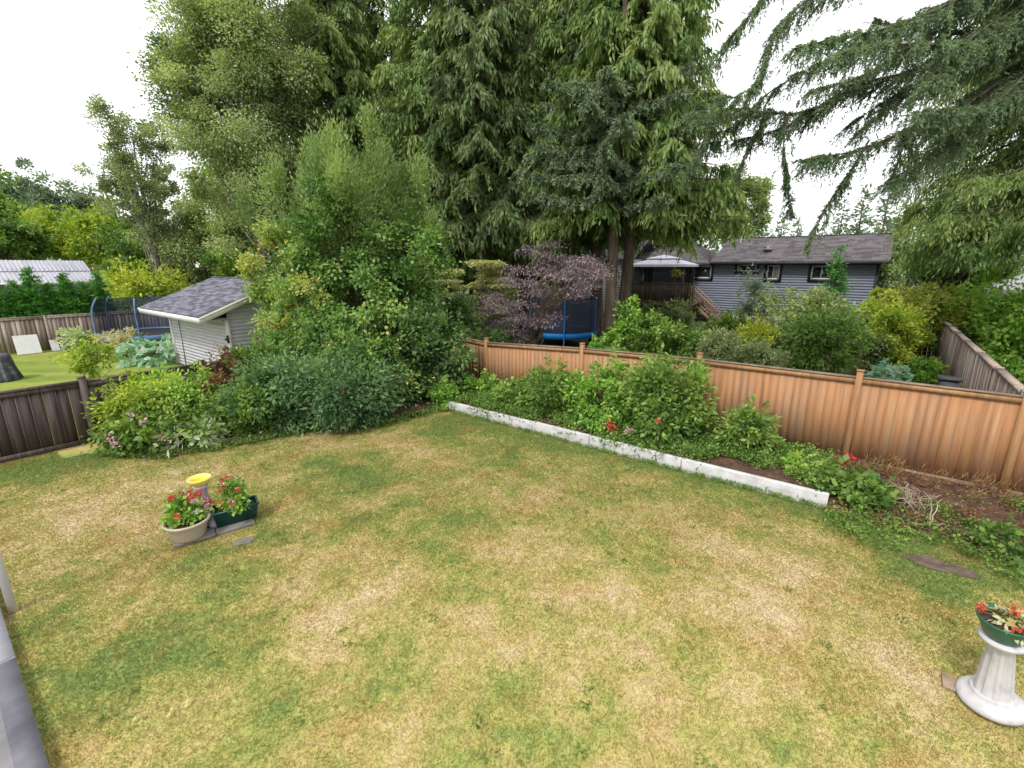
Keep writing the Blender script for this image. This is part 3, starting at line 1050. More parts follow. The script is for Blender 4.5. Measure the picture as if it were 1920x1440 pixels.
lap(m, yard(huw, HW), yard(hu1, HW), .55, EZ, -DW, .18, .009)
lap(m, yard(hu1, HW + .02), yard(hu1, HW + HD2), .55, EZ, DU, .18, .03)
prism(m, [yard(hu1, HW + .05, EZ), yard(hu1, HW + HD2, EZ), yard(hu1, HW + HD2 / 2, RZ - .1)], -DU * .1)
lap(m, yard(huw, HW + HD2), yard(huw, HW + .02), .55, EZ, -DU, .18, .03)
lap(m, yard(hu1, HW + HD2), yard(huw, HW + HD2), .55, EZ, DW, .18, .03)
m.build('wall', HSID, house)
m = MB()
m.box(yard((huw + hu1) / 2, HW + HD2 / 2, .22), (hu1 - huw - .06, HD2 - .06, .66), (DU, DW, UP))
m.build('foundation', CONC, house)
roof = MB()
ov = .55
e0, e1 = yard(hu0 - .2, HW - ov, EZ), yard(hu1 + ov, HW - ov, EZ)
r0, r1 = yard(hu0 - .2, HW + HD2 / 2, RZ), yard(hu1 + ov, HW + HD2 / 2, RZ)
f0, f1 = yard(hu0 - .2, HW + HD2 + ov, EZ), yard(hu1 + ov, HW + HD2 + ov, EZ)
shingles(roof, e0, e1, r1, r0, 22, 5, tabs=.5, th=.016)
shingles(roof, f1, f0, r0, r1, 22, 6, tabs=.5, th=.016)
prism(roof, [e0 - UP * .012, e1 - UP * .012, r1 - UP * .012, r0 - UP * .012], -UP * .08)
prism(roof, [f1 - UP * .013, f0 - UP * .013, r0 - UP * .013, r1 - UP * .013], -UP * .08)
roof.bar(r0 + UP * .02, r1 + UP * .02, .3, .04)
rfo = roof.build('roof', HROOF, house)
wing = MB()
wz = EZ - .12
a0, a1 = yard(huw - .5, HW - ov, wz), yard(hu0 - .22, HW - ov, wz)
pk0, pk1 = yard((huw + hu0) / 2 - 1.2, HW + HD2 / 2 - 1, RZ - .15), yard((huw + hu0) / 2 + .4, HW + HD2 / 2 - 1, RZ - .15)
b0, b1 = yard(huw - .5, HW + HD2 + ov, wz), yard(hu0 - .22, HW + HD2 + ov, wz)
shingles(wing, a0, a1, pk1, pk0, 20, 7, tabs=.5)
shingles(wing, a1, b1, pk1, pk1 + DU * .01, 20, 8, tabs=.5)
shingles(wing, b0, a0, pk0, pk0 + DU * .01, 20, 9, tabs=.5)
shingles(wing, b1, b0, pk0, pk1, 20, 10, tabs=.5)
prism(wing, [a0 - UP * .012, a1 - UP * .012, pk1 - UP * .012, pk0 - UP * .012], -UP * .06)
wing.build('wing_roof', HROOF, house)
m = MB()
m.bar(e0 - UP * .12 - DW * .06, e1 - UP * .12 - DW * .06, .12, .14)
m.build('gutter', HTRIM, house)
m = MB()
m.box(yard((hu0 + hu1) / 2, HW - ov / 2, EZ - .19), (hu1 - hu0 + .3, ov - .05, .04), (DU, DW, UP))
m.build('soffit', HTRIM, house)
m = MB()
m.box(yard(hu1, HW - .01, EZ / 2 + .2), (.14, .1, EZ - .75), (DU, DW, UP))
m.build('corner_board', HTRIM, house)


def window(parent, x0, y0, x1, y1, mull, blind=False):
    p, q = onw(x0, (y0 + y1) / 2, HW), onw(x1, (y0 + y1) / 2, HW)
    z0, z1 = onw((x0 + x1) / 2, y1, HW)[2], onw((x0 + x1) / 2, y0, HW)[2]
    u0, u1 = UV(p)[0], UV(q)[0]
    c = yard((u0 + u1) / 2, HW, (z0 + z1) / 2)
    fr = MB()
    t = .16
    for s_ in (-1, 1):
        fr.box(c + DU * s_ * ((u1 - u0) / 2 + t / 2) - DW * .05, (t, .08, z1 - z0 + 2 * t), (DU, DW, UP))
        fr.box(c + UP * s_ * ((z1 - z0) / 2 + t / 2) - DW * .052, (u1 - u0 - .002, .08, t), (DU, DW, UP))
    wf = fr.build('window', HTRIM, parent)
    sm = MB()
    k = .085
    for s_ in (-1, 1):
        sm.box(c + DU * s_ * ((u1 - u0) / 2 - k / 2) - DW * .06, (k, .06, z1 - z0), (DU, DW, UP))
        sm.box(c + UP * s_ * ((z1 - z0) / 2 - k / 2) - DW * .062, (u1 - u0 - 2 * k, .06, k), (DU, DW, UP))
    for f in mull:
        sm.box(yard(u0 + (u1 - u0) * f, HW - .06, (z0 + z1) / 2), (.07, .058, z1 - z0 - 2 * k), (DU, DW, UP))
    def sub(mb, nm, mt):
        o = mb.build(nm, mt, None)
        for v in o.data.vertices: v.co -= parent.location
        o.parent = wf
    sub(sm, 'sash', WHITEP)
    g = MB()
    g.box(c - DW * .045, (u1 - u0 - .02, .01, z1 - z0 - .02), (DU, DW, UP))
    sub(g, 'pane', GLASS)
    if blind:
        g = MB()
        g.box(yard(u0 + (u1 - u0) * .74, HW - .052, (z0 + z1) / 2), ((u1 - u0) * .4, .004, z1 - z0 - .2), (DU, DW, UP))
        sub(g, 'blind', CURT)


window(house, 1299, 498, 1334, 522, [])
window(house, 1383, 496, 1419, 509, [.5])
window(house, 1438, 497, 1462, 524, [.5], True)
window(house, 1521, 498, 1560, 524, [.5])
window(house, 1592, 578, 1616, 588, [])
METAL = surf('galvanised', [(.45, .47, .5), (.62, .64, .67)], (6, 6, 6), .35, metal=.6)
fl = onw(1389, 448, HW + 3.2)
m = MB()
m.tube([fl - UP * 1.6, fl + UP * .25], .1, 12); m.tube([fl + UP * .25, fl + UP * .3, fl + UP * .42, fl + UP * .47], [.11, .17, .17, .05], 12)
for z in (-1.2, -.75, -.3):
    m.tube([fl + UP * z, fl + UP * (z + .06)], .125, 12)
m.build('flue_pipe', METAL, house)
vt = onw(1440, 466, HW + 1.2)
m = MB()
m.box(vt, (.5, .45, .25), (DU, DW, UP)); m.box(vt + UP * .14, (.62, .55, .05), (DU, DW, UP))
m.build('roof_vent', METAL, house)

# deck, stairs, gazebo
DECKW = surf('deck_timber', [(.05, .035, .022), (.12, .085, .05), (.2, .14, .08)], (5, 5, 5), .85, tintw=.4)
STAIRW = surf('stair_timber', [(.26, .15, .09), (.4, .26, .17), (.5, .37, .26)], (5, 5, 5), .85, tintw=.4)
DWf = HW - 3.6
du0 = UV(onw(1176, 540, DWf))[0]
du1 = UV(onw(1300, 540, DWf))[0]
dz = onw(1240, 568, DWf)[2]
rz = onw(1240, 531, DWf)[2]
print('DECK', du0, du1, dz, rz)
deck = thing('wooden_deck', 'dark timber deck with slatted railing and stairs against the house', 'deck', yard(du0, DWf))
m = MB()
k = int((HW - DWf) / .14)
for i in range(k):
    m.box(yard((du0 + du1) / 2, DWf + .07 + i * .14, dz), (du1 - du0, .13, .04), (DU, DW, UP), np.random.default_rng(i).uniform())
m.box(yard((du0 + du1) / 2, DWf + .03, dz - .14), (du1 - du0, .05, .24), (DU, DW, UP))
m.build('deck_floor', DECKW, deck)
for f in np.linspace(0, 1, 5):
    m = MB()
    m.box(yard(du0 + (du1 - du0) * f, DWf + .12, rz / 2), (.11, .11, rz + .04), (DU, DW, UP))
    m.build('deck_post', DECKW, deck)
m = MB()
m.bar(yard(du0, DWf, rz), yard(du1, DWf, rz), .12, .05); m.bar(yard(du0, DWf, dz + .12), yard(du1, DWf, dz + .12), .05, .07)
for q in np.arange(du0 + .1, du1, .14):
    m.box(yard(q, DWf, (rz + dz) / 2 + .06), (.06, .03, rz - dz - .15), (DU, DW, UP), .4)
for q in np.arange(DWf + .15, HW, .14):
    m.box(yard(du0, q, (rz + dz) / 2 + .06), (.03, .06, rz - dz - .15), (DU, DW, UP), .4)
m.bar(yard(du0, DWf, rz), yard(du0, HW, rz), .12, .05)
m.build('railing', DECKW, deck)
m = MB()
for i, z in enumerate(np.arange(.15, dz - .25, .2)):
    m.box(yard((du0 + du1) / 2, DWf + .1, z), (du1 - du0 - .1, .025, .15), (DU, DW, UP), (i * 37 % 10) / 10)
m.build('skirting', DECKW, deck)
sw = HW - 1.0
s0, s1 = onw(1293, 534, sw - .5), onw(1364, 600, sw - .5)
stair = MB()
n = 12
for i in range(n):
    f = (i + .5) / n
    p = s0 + (s1 - s0) * f - UP * .95
    stair.box(p + DW * .5, (.3, 1.0, .05), (DU, DW, UP), .5)
for q in (0, 1.0):
    stair.bar(s0 - UP * 1.1 + DW * q, s1 - UP * 1.1 + DW * q, .05, .26, tint=.4)
stair.build('stairs', STAIRW, deck)
m = MB()
for q in (0, 1.0):
    m.bar(s0 + DW * q, s1 + DW * q, .1, .05, tint=.8)
    m.bar(s0 + DW * q - UP * .75, s1 + DW * q - UP * .75, .05, .06, tint=.6)
    for f in np.linspace(0, 1, 18):
        p = s0 + (s1 - s0) * f + DW * q
        m.box(p - UP * .42, (.045, .03, .8), (DU, DW, UP), .5)
    p = s1 + DW * q
    m.box(np.append(p[:2], p[2] / 2), (.1, .1, p[2] + .1), (DU, DW, UP), .6)
m.build('stair_rail', STAIRW, deck)

GZW = HW - 2.0
gu0, gu1 = UV(onw(1180, 495, GZW - 1.4))[0], UV(onw(1288, 495, GZW - 1.4))[0]
gz = onw(1233, 496, GZW - 1.4)[2]
gap_ = onw(1233, 478, GZW)[2]
gaz = thing('gazebo', 'grey soft top gazebo with dark curtains standing on the timber deck', 'gazebo', yard((gu0 + gu1) / 2, GZW, dz))
FAB = surf('grey_canvas', [(.5, .5, .58), (.66, .66, .74)], (2, 2, 2), .8)
gc = yard((gu0 + gu1) / 2, GZW, 0)
gr_ = (gu1 - gu0) / 2
def ring(h, z, dp=1.45):
    return [gc + DU * h * a + DW * h * b * dp / gr_ + UP * z for a, b in ((-1, -1), (1, -1), (1, 1), (-1, 1))]
def frustum(mb, A, B, th=.03):
    for i in range(4):
        j = (i + 1) % 4
        prism(mb, [A[i], A[j], B[j], B[i]], -UP * th)
m = MB()
hmid = gz + (gap_ - gz) * .55
frustum(m, ring(gr_, gz), ring(gr_ * .42, hmid))
for i in range(4):
    A = ring(gr_, gz); j = (i + 1) % 4
    prism(m, [A[i] - UP * .002, A[j] - UP * .002, A[j] - UP * .16, A[i] - UP * .16], norm(gc + UP * gz - (A[i] + A[j]) / 2) * .02)
m.build('canopy', FAB, gaz)
m = MB()
frustum(m, ring(gr_ * .52, hmid + .06), ring(.06, gap_))
m.build('top_vent', FAB, gaz)
for a, b in ((-1, -1), (1, -1), (1, 1), (-1, 1)):
    p = gc + DU * (gr_ - .25) * a + DW * 1.2 * b
    m = MB(); m.box(p + UP * (dz + (gz - dz) / 2), (.09, .09, gz - dz), (DU, DW, UP)); m.build('post', DARKM, gaz)
    m = MB()
    V = []
    for i in range(9):
        V.append(p + DU * (-a) * (.08 + i * .07) + DW * (.05 * math.sin(i * 2.2)))
    for i in range(8):
        prism(m, [np.append(V[i][:2], dz + .1), np.append(V[i + 1][:2], dz + .1), np.append(V[i + 1][:2], gz - .1), np.append(V[i][:2], gz - .1)], DW * .012)
    m.build('curtain', DARKM, gaz)

# small metal roofed outbuilding behind the hedge
MROOF = surf('pale_metal_roof', [(.36, .36, .42), (.5, .5, .56)], (.6, .6, .6), .45, tintw=.3)
OB_U = -38.5
p0, p1 = onu(-40, 527, OB_U), onu(187, 527, OB_U)
out_b = thing('outbuilding', 'low outbuilding with pale ribbed metal roof behind the clipped hedge', 'outbuilding', (p0[0], p0[1], 0))
w0_, w1_ = UV(p0)[1], UV(p1)[1]
z_e = p1[2]
q1 = onu(160, 489, OB_U - 3.2)
m = MB()
lap(m, yard(OB_U - .3, w0_ + .2), yard(OB_U - .3, w1_ - .3), 0, z_e - .05, DU, .18)
lap(m, yard(OB_U - .3, w1_ - .3), yard(OB_U - 6, w1_ - .3), 0, z_e - .05, DW, .18)
m.build('wall', SIDING, out_b)
m = MB()
zk = z_e + (q1[2] - z_e) * .45
for (ua, za, ub, zb) in ((OB_U, z_e, OB_U - 1.7, zk), (OB_U - 1.7, zk + .06, OB_U - 3.2, q1[2]), (OB_U - 6.4, z_e, OB_U - 3.2, q1[2])):
    nseg = 26
    for i in range(nseg):
        a, b = w0_ + (w1_ - w0_) * i / nseg, w0_ + (w1_ - w0_) * (i + 1) / nseg
        prism(m, [yard(ua, a, za), yard(ua, b, za), yard(ub, b, zb), yard(ub, a, zb)], -UP * .03, np.random.default_rng(i).uniform())
        m.bar(yard(ua, a, za + .02), yard(ub, a, zb + .02), .03, .035, tint=.3)
m.build('roof', MROOF, out_b)
m = MB()
m.bar(yard(OB_U + .03, w0_, z_e - .08), yard(OB_U + .03, w1_, z_e - .08), .03, .16)
m.build('fascia', WHITEP, out_b)

# ------------------------------------------------------------------ trampolines
BLUE = surf('blue_pad', [(.01, .16, .5), (.02, .25, .66)], (3, 3, 3), .5)
BLUED = surf('faded_blue', [(.05, .12, .3), (.16, .25, .42)], (3, 3, 3), .5)
BLACK = surf('black_mat', [(.012, .012, .015), (.03, .03, .035)], (5, 5, 5), .7)


def netmat():
    m, t, b = _mat('net')
    b.inputs['Base Color'].default_value = (.02, .035, .075, 1)
    tr = t.nodes.new('ShaderNodeBsdfTransparent')
    mx = t.nodes.new('ShaderNodeMixShader')
    mx.inputs[0].default_value = .74
    t.links.new(tr.outputs[0], mx.inputs[1]); t.links.new(b.outputs[0], mx.inputs[2])
    t.links.new(mx.outputs[0], t.nodes['Material Output'].inputs[0])
    return m


NET = netmat()


def trampoline(name, label, c, r, h, ph, npole, pole_mat, pad_mat, bend, a0, net_arc):
    root = thing(name, label, 'trampoline', c)
    c = arr(c)
    m = MB(); m.lathe([(r - .3, h + .0), (r - .29, h + .03), (r, h + .035), (r + .03, h), (r + .03, h - .24), (r + .015, h - .24), (r + .01, h - .05), (r - .28, h - .03), (r - .3, h)], c, 48)
    m.build('safety_pad', pad_mat, root, True)
    m = MB(); m.lathe([(.001, h - .03), (r * .5, h - .028), (r - .27, h - .02)], c, 48); m.build('jump_mat', BLACK, root, True)
    th = np.linspace(0, 2 * PI, 49)
    m = MB(); m.tube([c + np.array([math.cos(t) * r, math.sin(t) * r, h - .09]) for t in th], .03, 6, cap=False); m.build('frame', METAL, root, True)
    for i in range(npole):
        t = a0 + 2 * PI * i / npole
        e = np.array([math.cos(t), math.sin(t), 0])
        m = MB(); m.tube([c + e * (r + .04) + UP * 0, c + e * (r + .04) + UP * (h - .1)], .025, 8)
        m.build('leg', METAL, root, True)
        m = MB()
        P = [c + e * (r + .05) + UP * h * .5]
        for s in np.linspace(0, 1, 10):
            P.append(c + e * (r + .05 - bend * max(0, s - .55) ** 2 * 4) + UP * (h + ph * (s - .0)))
        m.tube(P, .04, 8); m.build('pole', pole_mat, root, True)
    m = MB()
    n = 40
    A = np.linspace(net_arc[0], net_arc[1], n)
    V = []
    for z in np.linspace(h + .05, h + ph * .93, 5):
        V += [c + np.array([math.cos(t) * (r - .1), math.sin(t) * (r - .1), z]) for t in A]
    F = [[k * n + i, k * n + i + 1, (k + 1) * n + i + 1, (k + 1) * n + i] for k in range(4) for i in range(n - 1)]
    m.add(V, F); m.build('net', NET, root, True)
    return root


tc_ = at(1052, 619, 24.5)
trampoline('trampoline', 'bright blue trampoline with upright poles behind the orange fence', (tc_[0], tc_[1], 0), 1.85, tc_[2], 1.75, 6, BLUE, BLUE, 0, -.55, (0, 2 * PI))
tl = at(282, 619, 23.0)
trampoline('trampoline', 'faded blue trampoline with curved poles left of the white shed', (tl[0], tl[1], 0), 2.05, .85, 1.75, 6, BLUED, BLUED, .35, PI * .98, (.2, PI * 1.25))

# ------------------------------------------------------------------ planter group on the lawn
PAVER = surf('paver', [(.12, .11, .105), (.24, .22, .205)], (9, 9, 9), .9, bump=.4)
SLATE = surf('brown_slate', [(.08, .05, .045), (.135, .088, .08), (.19, .135, .125)], (6, 6, 6), .85, bump=.3)
TAN = surf('tan_ceramic', [(.42, .34, .27), (.54, .46, .38)], (3, 3, 3), .5)
GREENP = surf('green_plastic', [(.006, .055, .045), (.012, .085, .07)], (3, 3, 3), .4, spec=.5)
YEL = surf('yellow_glaze', [(.72, .62, .12), (.8, .7, .2)], (4, 4, 4), .35)
YELD = surf('deep_yellow', [(.75, .48, .01), (.8, .56, .03)], (4, 4, 4), .35)
LAV = surf('lavender_ceramic', [(.32, .27, .3), (.5, .44, .48)], (9, 9, 9), .5)
POTSOIL = surf('potting_soil', [(.03, .02, .015), (.09, .06, .04)], (20, 20, 20), .95, bump=.5)
A, B = gnd(326, 1030), gnd(480, 984)
pd = norm(np.append((B - A)[:2], 0)); pn = np.cross(UP, pd)
pav = thing('paving_slab', 'grey concrete slab under the flower pots on the lawn', 'paving slab', (A + B) / 2 + pn * .28)
L_ = np.linalg.norm(B - A)
for i in range(2):
    m = MB(); m.box(A + pd * L_ * (.25 + .5 * i) + pn * .28 + UP * .022, (L_ / 2 - .01, .56, .05), (pd, pn, UP)); o = m.build('slab', PAVER, pav)
    bv = o.modifiers.new('edge', 'BEVEL'); bv.width = .008; bv.segments = 2


def potted(name, label, c, r, hgt, mat, leaf, n, seed, blooms, k=16, group=None):
    """a loose leafy plant sitting in a pot whose soil is at c; blooms: list of (material, count, size)"""
    rng = np.random.default_rng(seed)
    c = arr(c)
    root = thing(name, label, 'potted plant', c, group)
    d = rdir(rng, k * 3); d = d[d[:, 2] > -.15][:k]
    C = c + UP * .02 + d * np.array([r, r, hgt]) * rng.uniform(.4, 1, (len(d), 1))
    m = MB(); puff(m, rng, C, np.full((len(C), 3), r * .42), n, leaf[0], leaf[1], c, droop=.15, ts=.18); m.build('foliage', mat, root)
    m = MB()
    for q in C: limb(m, c + np.append(rng.normal(0, r * .2, 2), -.02), q, .006, .003, rng, .05, 5, 5)
    st = []
    for bm, cnt, bs in blooms:
        for _ in range(cnt):
            fb = MB()
            dd = rdir(rng, 1)[0]; dd[2] = abs(dd[2]) * 1.0 + .15
            q = c + dd * np.array([r * 1.2, r * 1.2, hgt * 1.25])
            limb(m, c, q, .004, .003, rng, .05, 4, 5)
            puff(fb, rng, q[None], np.full((1, 3), bs * .7), 30, bs * .75, bs * .65, q - UP * .1, droop=0, ts=.2)
            fb.build('flower', bm, root)
    m.build('stem', leafmat('stem_green', [(.06, .1, .03), (.14, .18, .06)]), root)
    return root


pc = gnd(357, 1010); pc[2] = .05
pot = thing('flower_pot', 'round tan ceramic pot of red geraniums on the slab', 'flower pot', pc)
m = MB(); m.lathe([(.001, 0), (.2, 0), (.215, .02), (.265, .22), (.275, .235), (.3, .24), (.305, .27), (.295, .285), (.275, .28), (.262, .23), (.001, .225)], pc, 40)
m.build('body', TAN, pot, True)
m = MB(); m.lathe([(.001, .236), (.15, .24), (.262, .232)], pc, 32); m.build('soil', POTSOIL, pot)
potted('geranium', 'red and pink geranium plant overflowing the round tan pot', pc + UP * .29 + np.array([-.05, .08, 0]), .25, .24, G['bright'], (.075, .06), 50, 3,
       [(G['crimson'], 5, .055), (G['coral'], 5, .045), (G['pink'], 4, .045), (G['white'], 3, .04)])
gc_ = gnd(448, 987) + pn * .16; gc_[2] = .05
gb_ = thing('planter_box', 'dark green rectangular plastic planter on the slab', 'planter', gc_)
gd = norm(np.array([.8, .6, 0])); gn = np.cross(UP, gd)
m = MB()
lo = [gc_ + gd * a * .27 + gn * b * .12 for a, b in ((-1, -1), (1, -1), (1, 1), (-1, 1))]
hi = [gc_ + gd * a * .315 + gn * b * .15 + UP * .26 for a, b in ((-1, -1), (1, -1), (1, 1), (-1, 1))]
m.add(lo + hi, [[3, 2, 1, 0], [0, 1, 5, 4], [1, 2, 6, 5], [2, 3, 7, 6], [3, 0, 4, 7]])
for i in range(4):
    m.bar(hi[i] - UP * .01, hi[(i + 1) % 4] - UP * .01, .03, .03)
m.build('box', GREENP, gb_)
m = MB(); m.box(gc_ + UP * .215, (.58, .25, .02), (gd, gn, UP)); m.build('soil', POTSOIL, gb_)
potted('geranium', 'coral and pink geranium plant filling the green planter box', gc_ + UP * .28 - gd * .02 + gn * .05, .23, .3, G['bright'], (.07, .055), 46, 4,
       [(G['coral'], 8, .042), (G['crimson'], 2, .045), (G['pink'], 3, .045), (G['white'], 2, .035)])
bc = gnd(389, 984); bc[2] = .05
bb_ = thing('bird_bath', 'yellow bowl bird bath on a greyish pedestal behind the pots', 'bird bath', bc)
m = MB(); m.lathe([(.001, 0), (.15, 0), (.15, .03), (.12, .06), (.095, .12), (.085, .25), (.1, .36), (.105, .4), (.085, .44), (.075, .52), (.085, .6), (.11, .64), (.001, .645)], bc, 28)
m.build('pedestal', LAV, bb_, True)
m = MB(); m.lathe([(.001, .64), (.075, .64), (.11, .665), (.15, .73), (.168, .765), (.158, .772), (.115, .72)], bc, 40); m.build('bowl', YEL, bb_, True)
m = MB(); m.lathe([(.118, .721), (.07, .69), (.001, .683)], bc, 40); m.build('bowl_inside', YELD, bb_, True)
m = MB(); puff(m, np.random.default_rng(4), np.array([bc + [.0, -.1, .42], bc + [.05, -.12, .36]]), np.full((2, 3), .06), 26, .045, .04, bc, droop=0); 
o = m.build('red_bloom', G['crimson'], None); tag(o, 'red bloom spray leaning against the bird bath pedestal', 'flower')
oc = gnd(402, 992); oc[2] = .05
orn = thing('ornament', 'small pinkish stone rabbit like ornament between the two planters', 'ornament', oc)
m = MB(); m.lathe([(.001, 0), (.07, 0), (.085, .05), (.07, .11), (.04, .14), (.05, .165), (.05, .2), (.03, .225), (.001, .23)], oc, 20, sy=.8)
m.build('body', LAV, orn, True)
for s_ in (-1, 1):
    m = MB(); m.tube([oc + [.02 * s_, 0, .21], oc + [.035 * s_, 0, .25], oc + [.04 * s_, .01, .29]], [.013, .016, .005], 8); m.build('ear', LAV, orn, True)


def stone(name, label, cat, c, rx, ry, h, rot, mat, seed):
    rng = np.random.default_rng(seed)
    m = MB()
    ph = rng.uniform(0, 6, 4)
    m.lathe([(.001, h), (.6, h), (.9, h * .9), (1, h * .5), (1.0, -.02), (.001, -.02)], c, 26, rx, ry, rot,
            lobes=lambda th, z: (1 + .1 * np.sin(2 * th + ph[0]) + .07 * np.sin(3 * th + ph[1]) + .05 * np.sin(5 * th + ph[2]))[None])
    return tag(m.build(name, mat), label, cat)


stone('flat_stone', 'small dark grey flat stone in the grass near the green planter', 'stone', gnd(458, 1017), .15, .09, .035, .7, PAVER, 1)
stone('flat_stone', 'large reddish brown flat stone sunk in the lawn near the soil bank', 'stone', gnd(1764, 1062), .36, .17, .025, -.62, SLATE, 2)

# ------------------------------------------------------------------ pedestal with bowl at the right
PLAST = surf('white_plaster', [(.42, .41, .41), (.55, .54, .55), (.62, .61, .62)], (5, 5, 5), .75, bump=.2, pos=[.28, .45, .65], weather=((.26, .25, .22), (7, 7, 3), .54, .74, .6))
pb = gnd(1856, 1322); pb[2] = .035
ped = thing('pedestal', 'white fluted plaster pedestal carrying a green bowl on the lawn', 'pedestal', pb)
m = MB(); m.lathe([(.001, 0), (.24, 0), (.246, .03), (.235, .065), (.2, .085), (.16, .1), (.158, .13), (.15, .14), (.001, .14)], pb, 48); m.build('base', PLAST, ped, True)
m = MB(); fl_ = lambda th, z: 1 - .1 * (np.abs(np.sin(th * 6))[None] ** .6 < .55) * np.ones((len(z), 1))
m.lathe([(.14, .135), (.135, .16), (.128, .22), (.088, .66), (.1, .69), (.001, .69)], pb, 96, lobes=lambda th, z: 1 - .09 * (np.cos(th * 10)[None] > .1) * ((z > .15) & (z < .67))[:, None]); m.build('column', PLAST, ped)
m = MB(); m.lathe([(.09, .685), (.145, .69), (.162, .7), (.164, .725), (.155, .735), (.001, .735)], pb, 48); m.build('top_plate', PLAST, ped, True)
ped.rotation_euler = (0, math.radians(-5.5), 0)
shift = np.array([-.072, 0, .732])
qb = pb + shift + [.0, 0, .006]
gp = thing('plant_bowl', 'dark green plastic plant bowl standing on the white pedestal', 'flower pot', qb)
GREENP2 = surf('green_bowl', [(.005, .09, .04), (.01, .13, .06)], (3, 3, 3), .35, spec=.5)
m = MB(); m.lathe([(.001, 0), (.125, 0), (.145, .03), (.18, .14), (.195, .16), (.2, .185), (.185, .185), (.17, .14), (.001, .135)], qb, 40); m.build('bowl', GREENP2, gp, True)
m = MB(); m.lathe([(.001, .15), (.17, .142)], qb, 32); m.build('soil', POTSOIL, gp)
gp.rotation_euler = (0, math.radians(-5.5), 0)
potted('dried_plant', 'wilted plant with orange brown leaves in the green bowl', qb + UP * .15, .15, .08, G['dry'], (.06, .035), 7, 8, [(G['coral'], 12, .035)], k=14)
plank = MB()
e_ = gnd(1762, 1287)
plank.box(e_ + DU * .42 + DW * .1 + UP * .013, (.8, .2, .03), (DU, DW, UP))
o = plank.build('paving_board', surf('board_wood', [(.25, .18, .12), (.42, .32, .23)], (12, 12, 12), .9, bump=.3)); tag(o, 'weathered tan board lying under the white pedestal', 'board')
bv = o.modifiers.new('edge', 'BEVEL'); bv.width = .005

# ------------------------------------------------------------------ patio edge and post at the left
SLAB = surf('patio_concrete', [(.36, .34, .35), (.46, .44, .46), (.54, .52, .54)], (3, 3, 3), .85, bump=.15)
BAND = surf('patio_band', [(.1, .1, .12), (.15, .15, .18), (.21, .21, .24)], (3, 3, 3), .6, bump=.1)
RIM = surf('patio_rim', [(.27, .27, .3), (.36, .36, .4)], (3, 3, 3), .8, bump=.15)
m = MB()
m.box(yard(-6, -3.0, .02), (15, 5.96, .16), (DU, DW, UP))
m.box(yard(-10.0, -.105, .085), (7.0, .17, .05), (DU, DW, UP), mi=2)
m.box(yard(-2.6, -.105, .078), (7.7, .17, .05), (DU, DW, UP), mi=1)
o = m.build('patio', [SLAB, BAND, RIM]); o['kind'] = 'structure'
pp = gnd(25, 1146)
post = thing('patio_post', 'white square post standing at the corner of the patio edge', 'post', (pp[0], pp[1], 0))
m = MB(); m.box(pp + UP * 1.25, (.08, .08, 2.5), (DU, DW, UP)); m.build('shaft', WHITEP, post)
m = MB(); m.box(pp + UP * 2.53, (.11, .11, .05), (DU, DW, UP)); m.build('cap', WHITEP, post)

# ------------------------------------------------------------------ odds and ends in the left garden
def leanbox(name, label, cat, px0, py0, px1, py1, u, depth, mat, tilt=0.0):
    p, q = onu(px0, py1, u), onu(px1, py1, u)
    z = max(.3, onu((px0 + px1) / 2, py0, u)[2])
    wa, wb = UV(p)[1], UV(q)[1]
    m = MB()
    prism(m, [yard(u, wa, 0), yard(u, wb, 0), yard(u - tilt, wb, z), yard(u - tilt, wa, z)], DU * depth)
    return tag(m.build(name, mat), label, cat)


leanbox('white_panel', 'large white panel leaning against the weathered fence at far left', 'panel', 30, 629, 78, 655, -31.4, .04, WHITEP, .35)
leanbox('white_panel', 'small pale board propped beside the white panel', 'panel', 97, 638, 113, 654, -31.5, .03, WHITE, .3)
m = MB(); a, b = gnd(6, 660), gnd(92, 651); m.bar(a + UP * .06, b + UP * .06, .12, .14); tag(m.build('edging_plank', WHITEP), 'long white plank lying on the far lawn edge', 'plank')
cr_ = thing('wooden_crate', 'weathered wooden crate by the far left fence', 'crate', gnd(4, 656))
c_ = gnd(4, 656)
for i in range(5):
    m = MB(); m.box(c_ + UP * (.12 + .2 * i), (1.0, .9, .17), (DU, DW, UP), i * .2); m.build('slat_ring', GWOOD, cr_)
m = MB(); m.box(c_ + UP * 1.06, (1.15, 1.05, .06), (DU, DW, UP)); m.build('lid', GWOOD, cr_)
dk = gnd(2, 712)
CLOTH = surf('dark_cover', [(.03, .032, .045), (.07, .075, .095), (.22, .23, .26)], (3, 3, 3), .6, bump=.6)
m = MB(); m.lathe([(.5, 0), (.46, .2), (.42, .45), (.39, .7), (.37, .86), (.3, .93), (.1, .96), (.001, .965)], dk, 72, lobes=lambda th, z: (1 + .16 * np.abs(np.cos(2 * th))[None]) * (1 + (.09 * np.sin(13 * th + 2 * z[:, None]) + .05 * np.sin(23 * th)[None]) * np.clip(1.1 - z[:, None], .1, 1)))
tag(m.build('furniture_cover', CLOTH, None, True), 'dark cloth cover over furniture on the bright neighbouring lawn', 'cover')
we = thing('wire_edging', 'low grey wire edging in front of the far weathered fence', 'garden edging', gnd(130, 640))
a, b = gnd(128, 641), gnd(196, 640)
d_ = norm(b - a)
m = MB()
m.tube([a + UP * .62, b + UP * .62], .025, 6); m.tube([a + UP * .2, b + UP * .2], .015, 6)
m.build('rail', GWOOD, we)
m = MB()
for f in np.linspace(0, 1, 26):
    m.tube([a + (b - a) * f, a + (b - a) * f + UP * .62], .014, 4)
m.build('wire', METAL, we)

# ------------------------------------------------------------------ the tall evergreens in the middle
def Yw(px, wv, py=720):
    return float(onw(px, py, wv)[1])


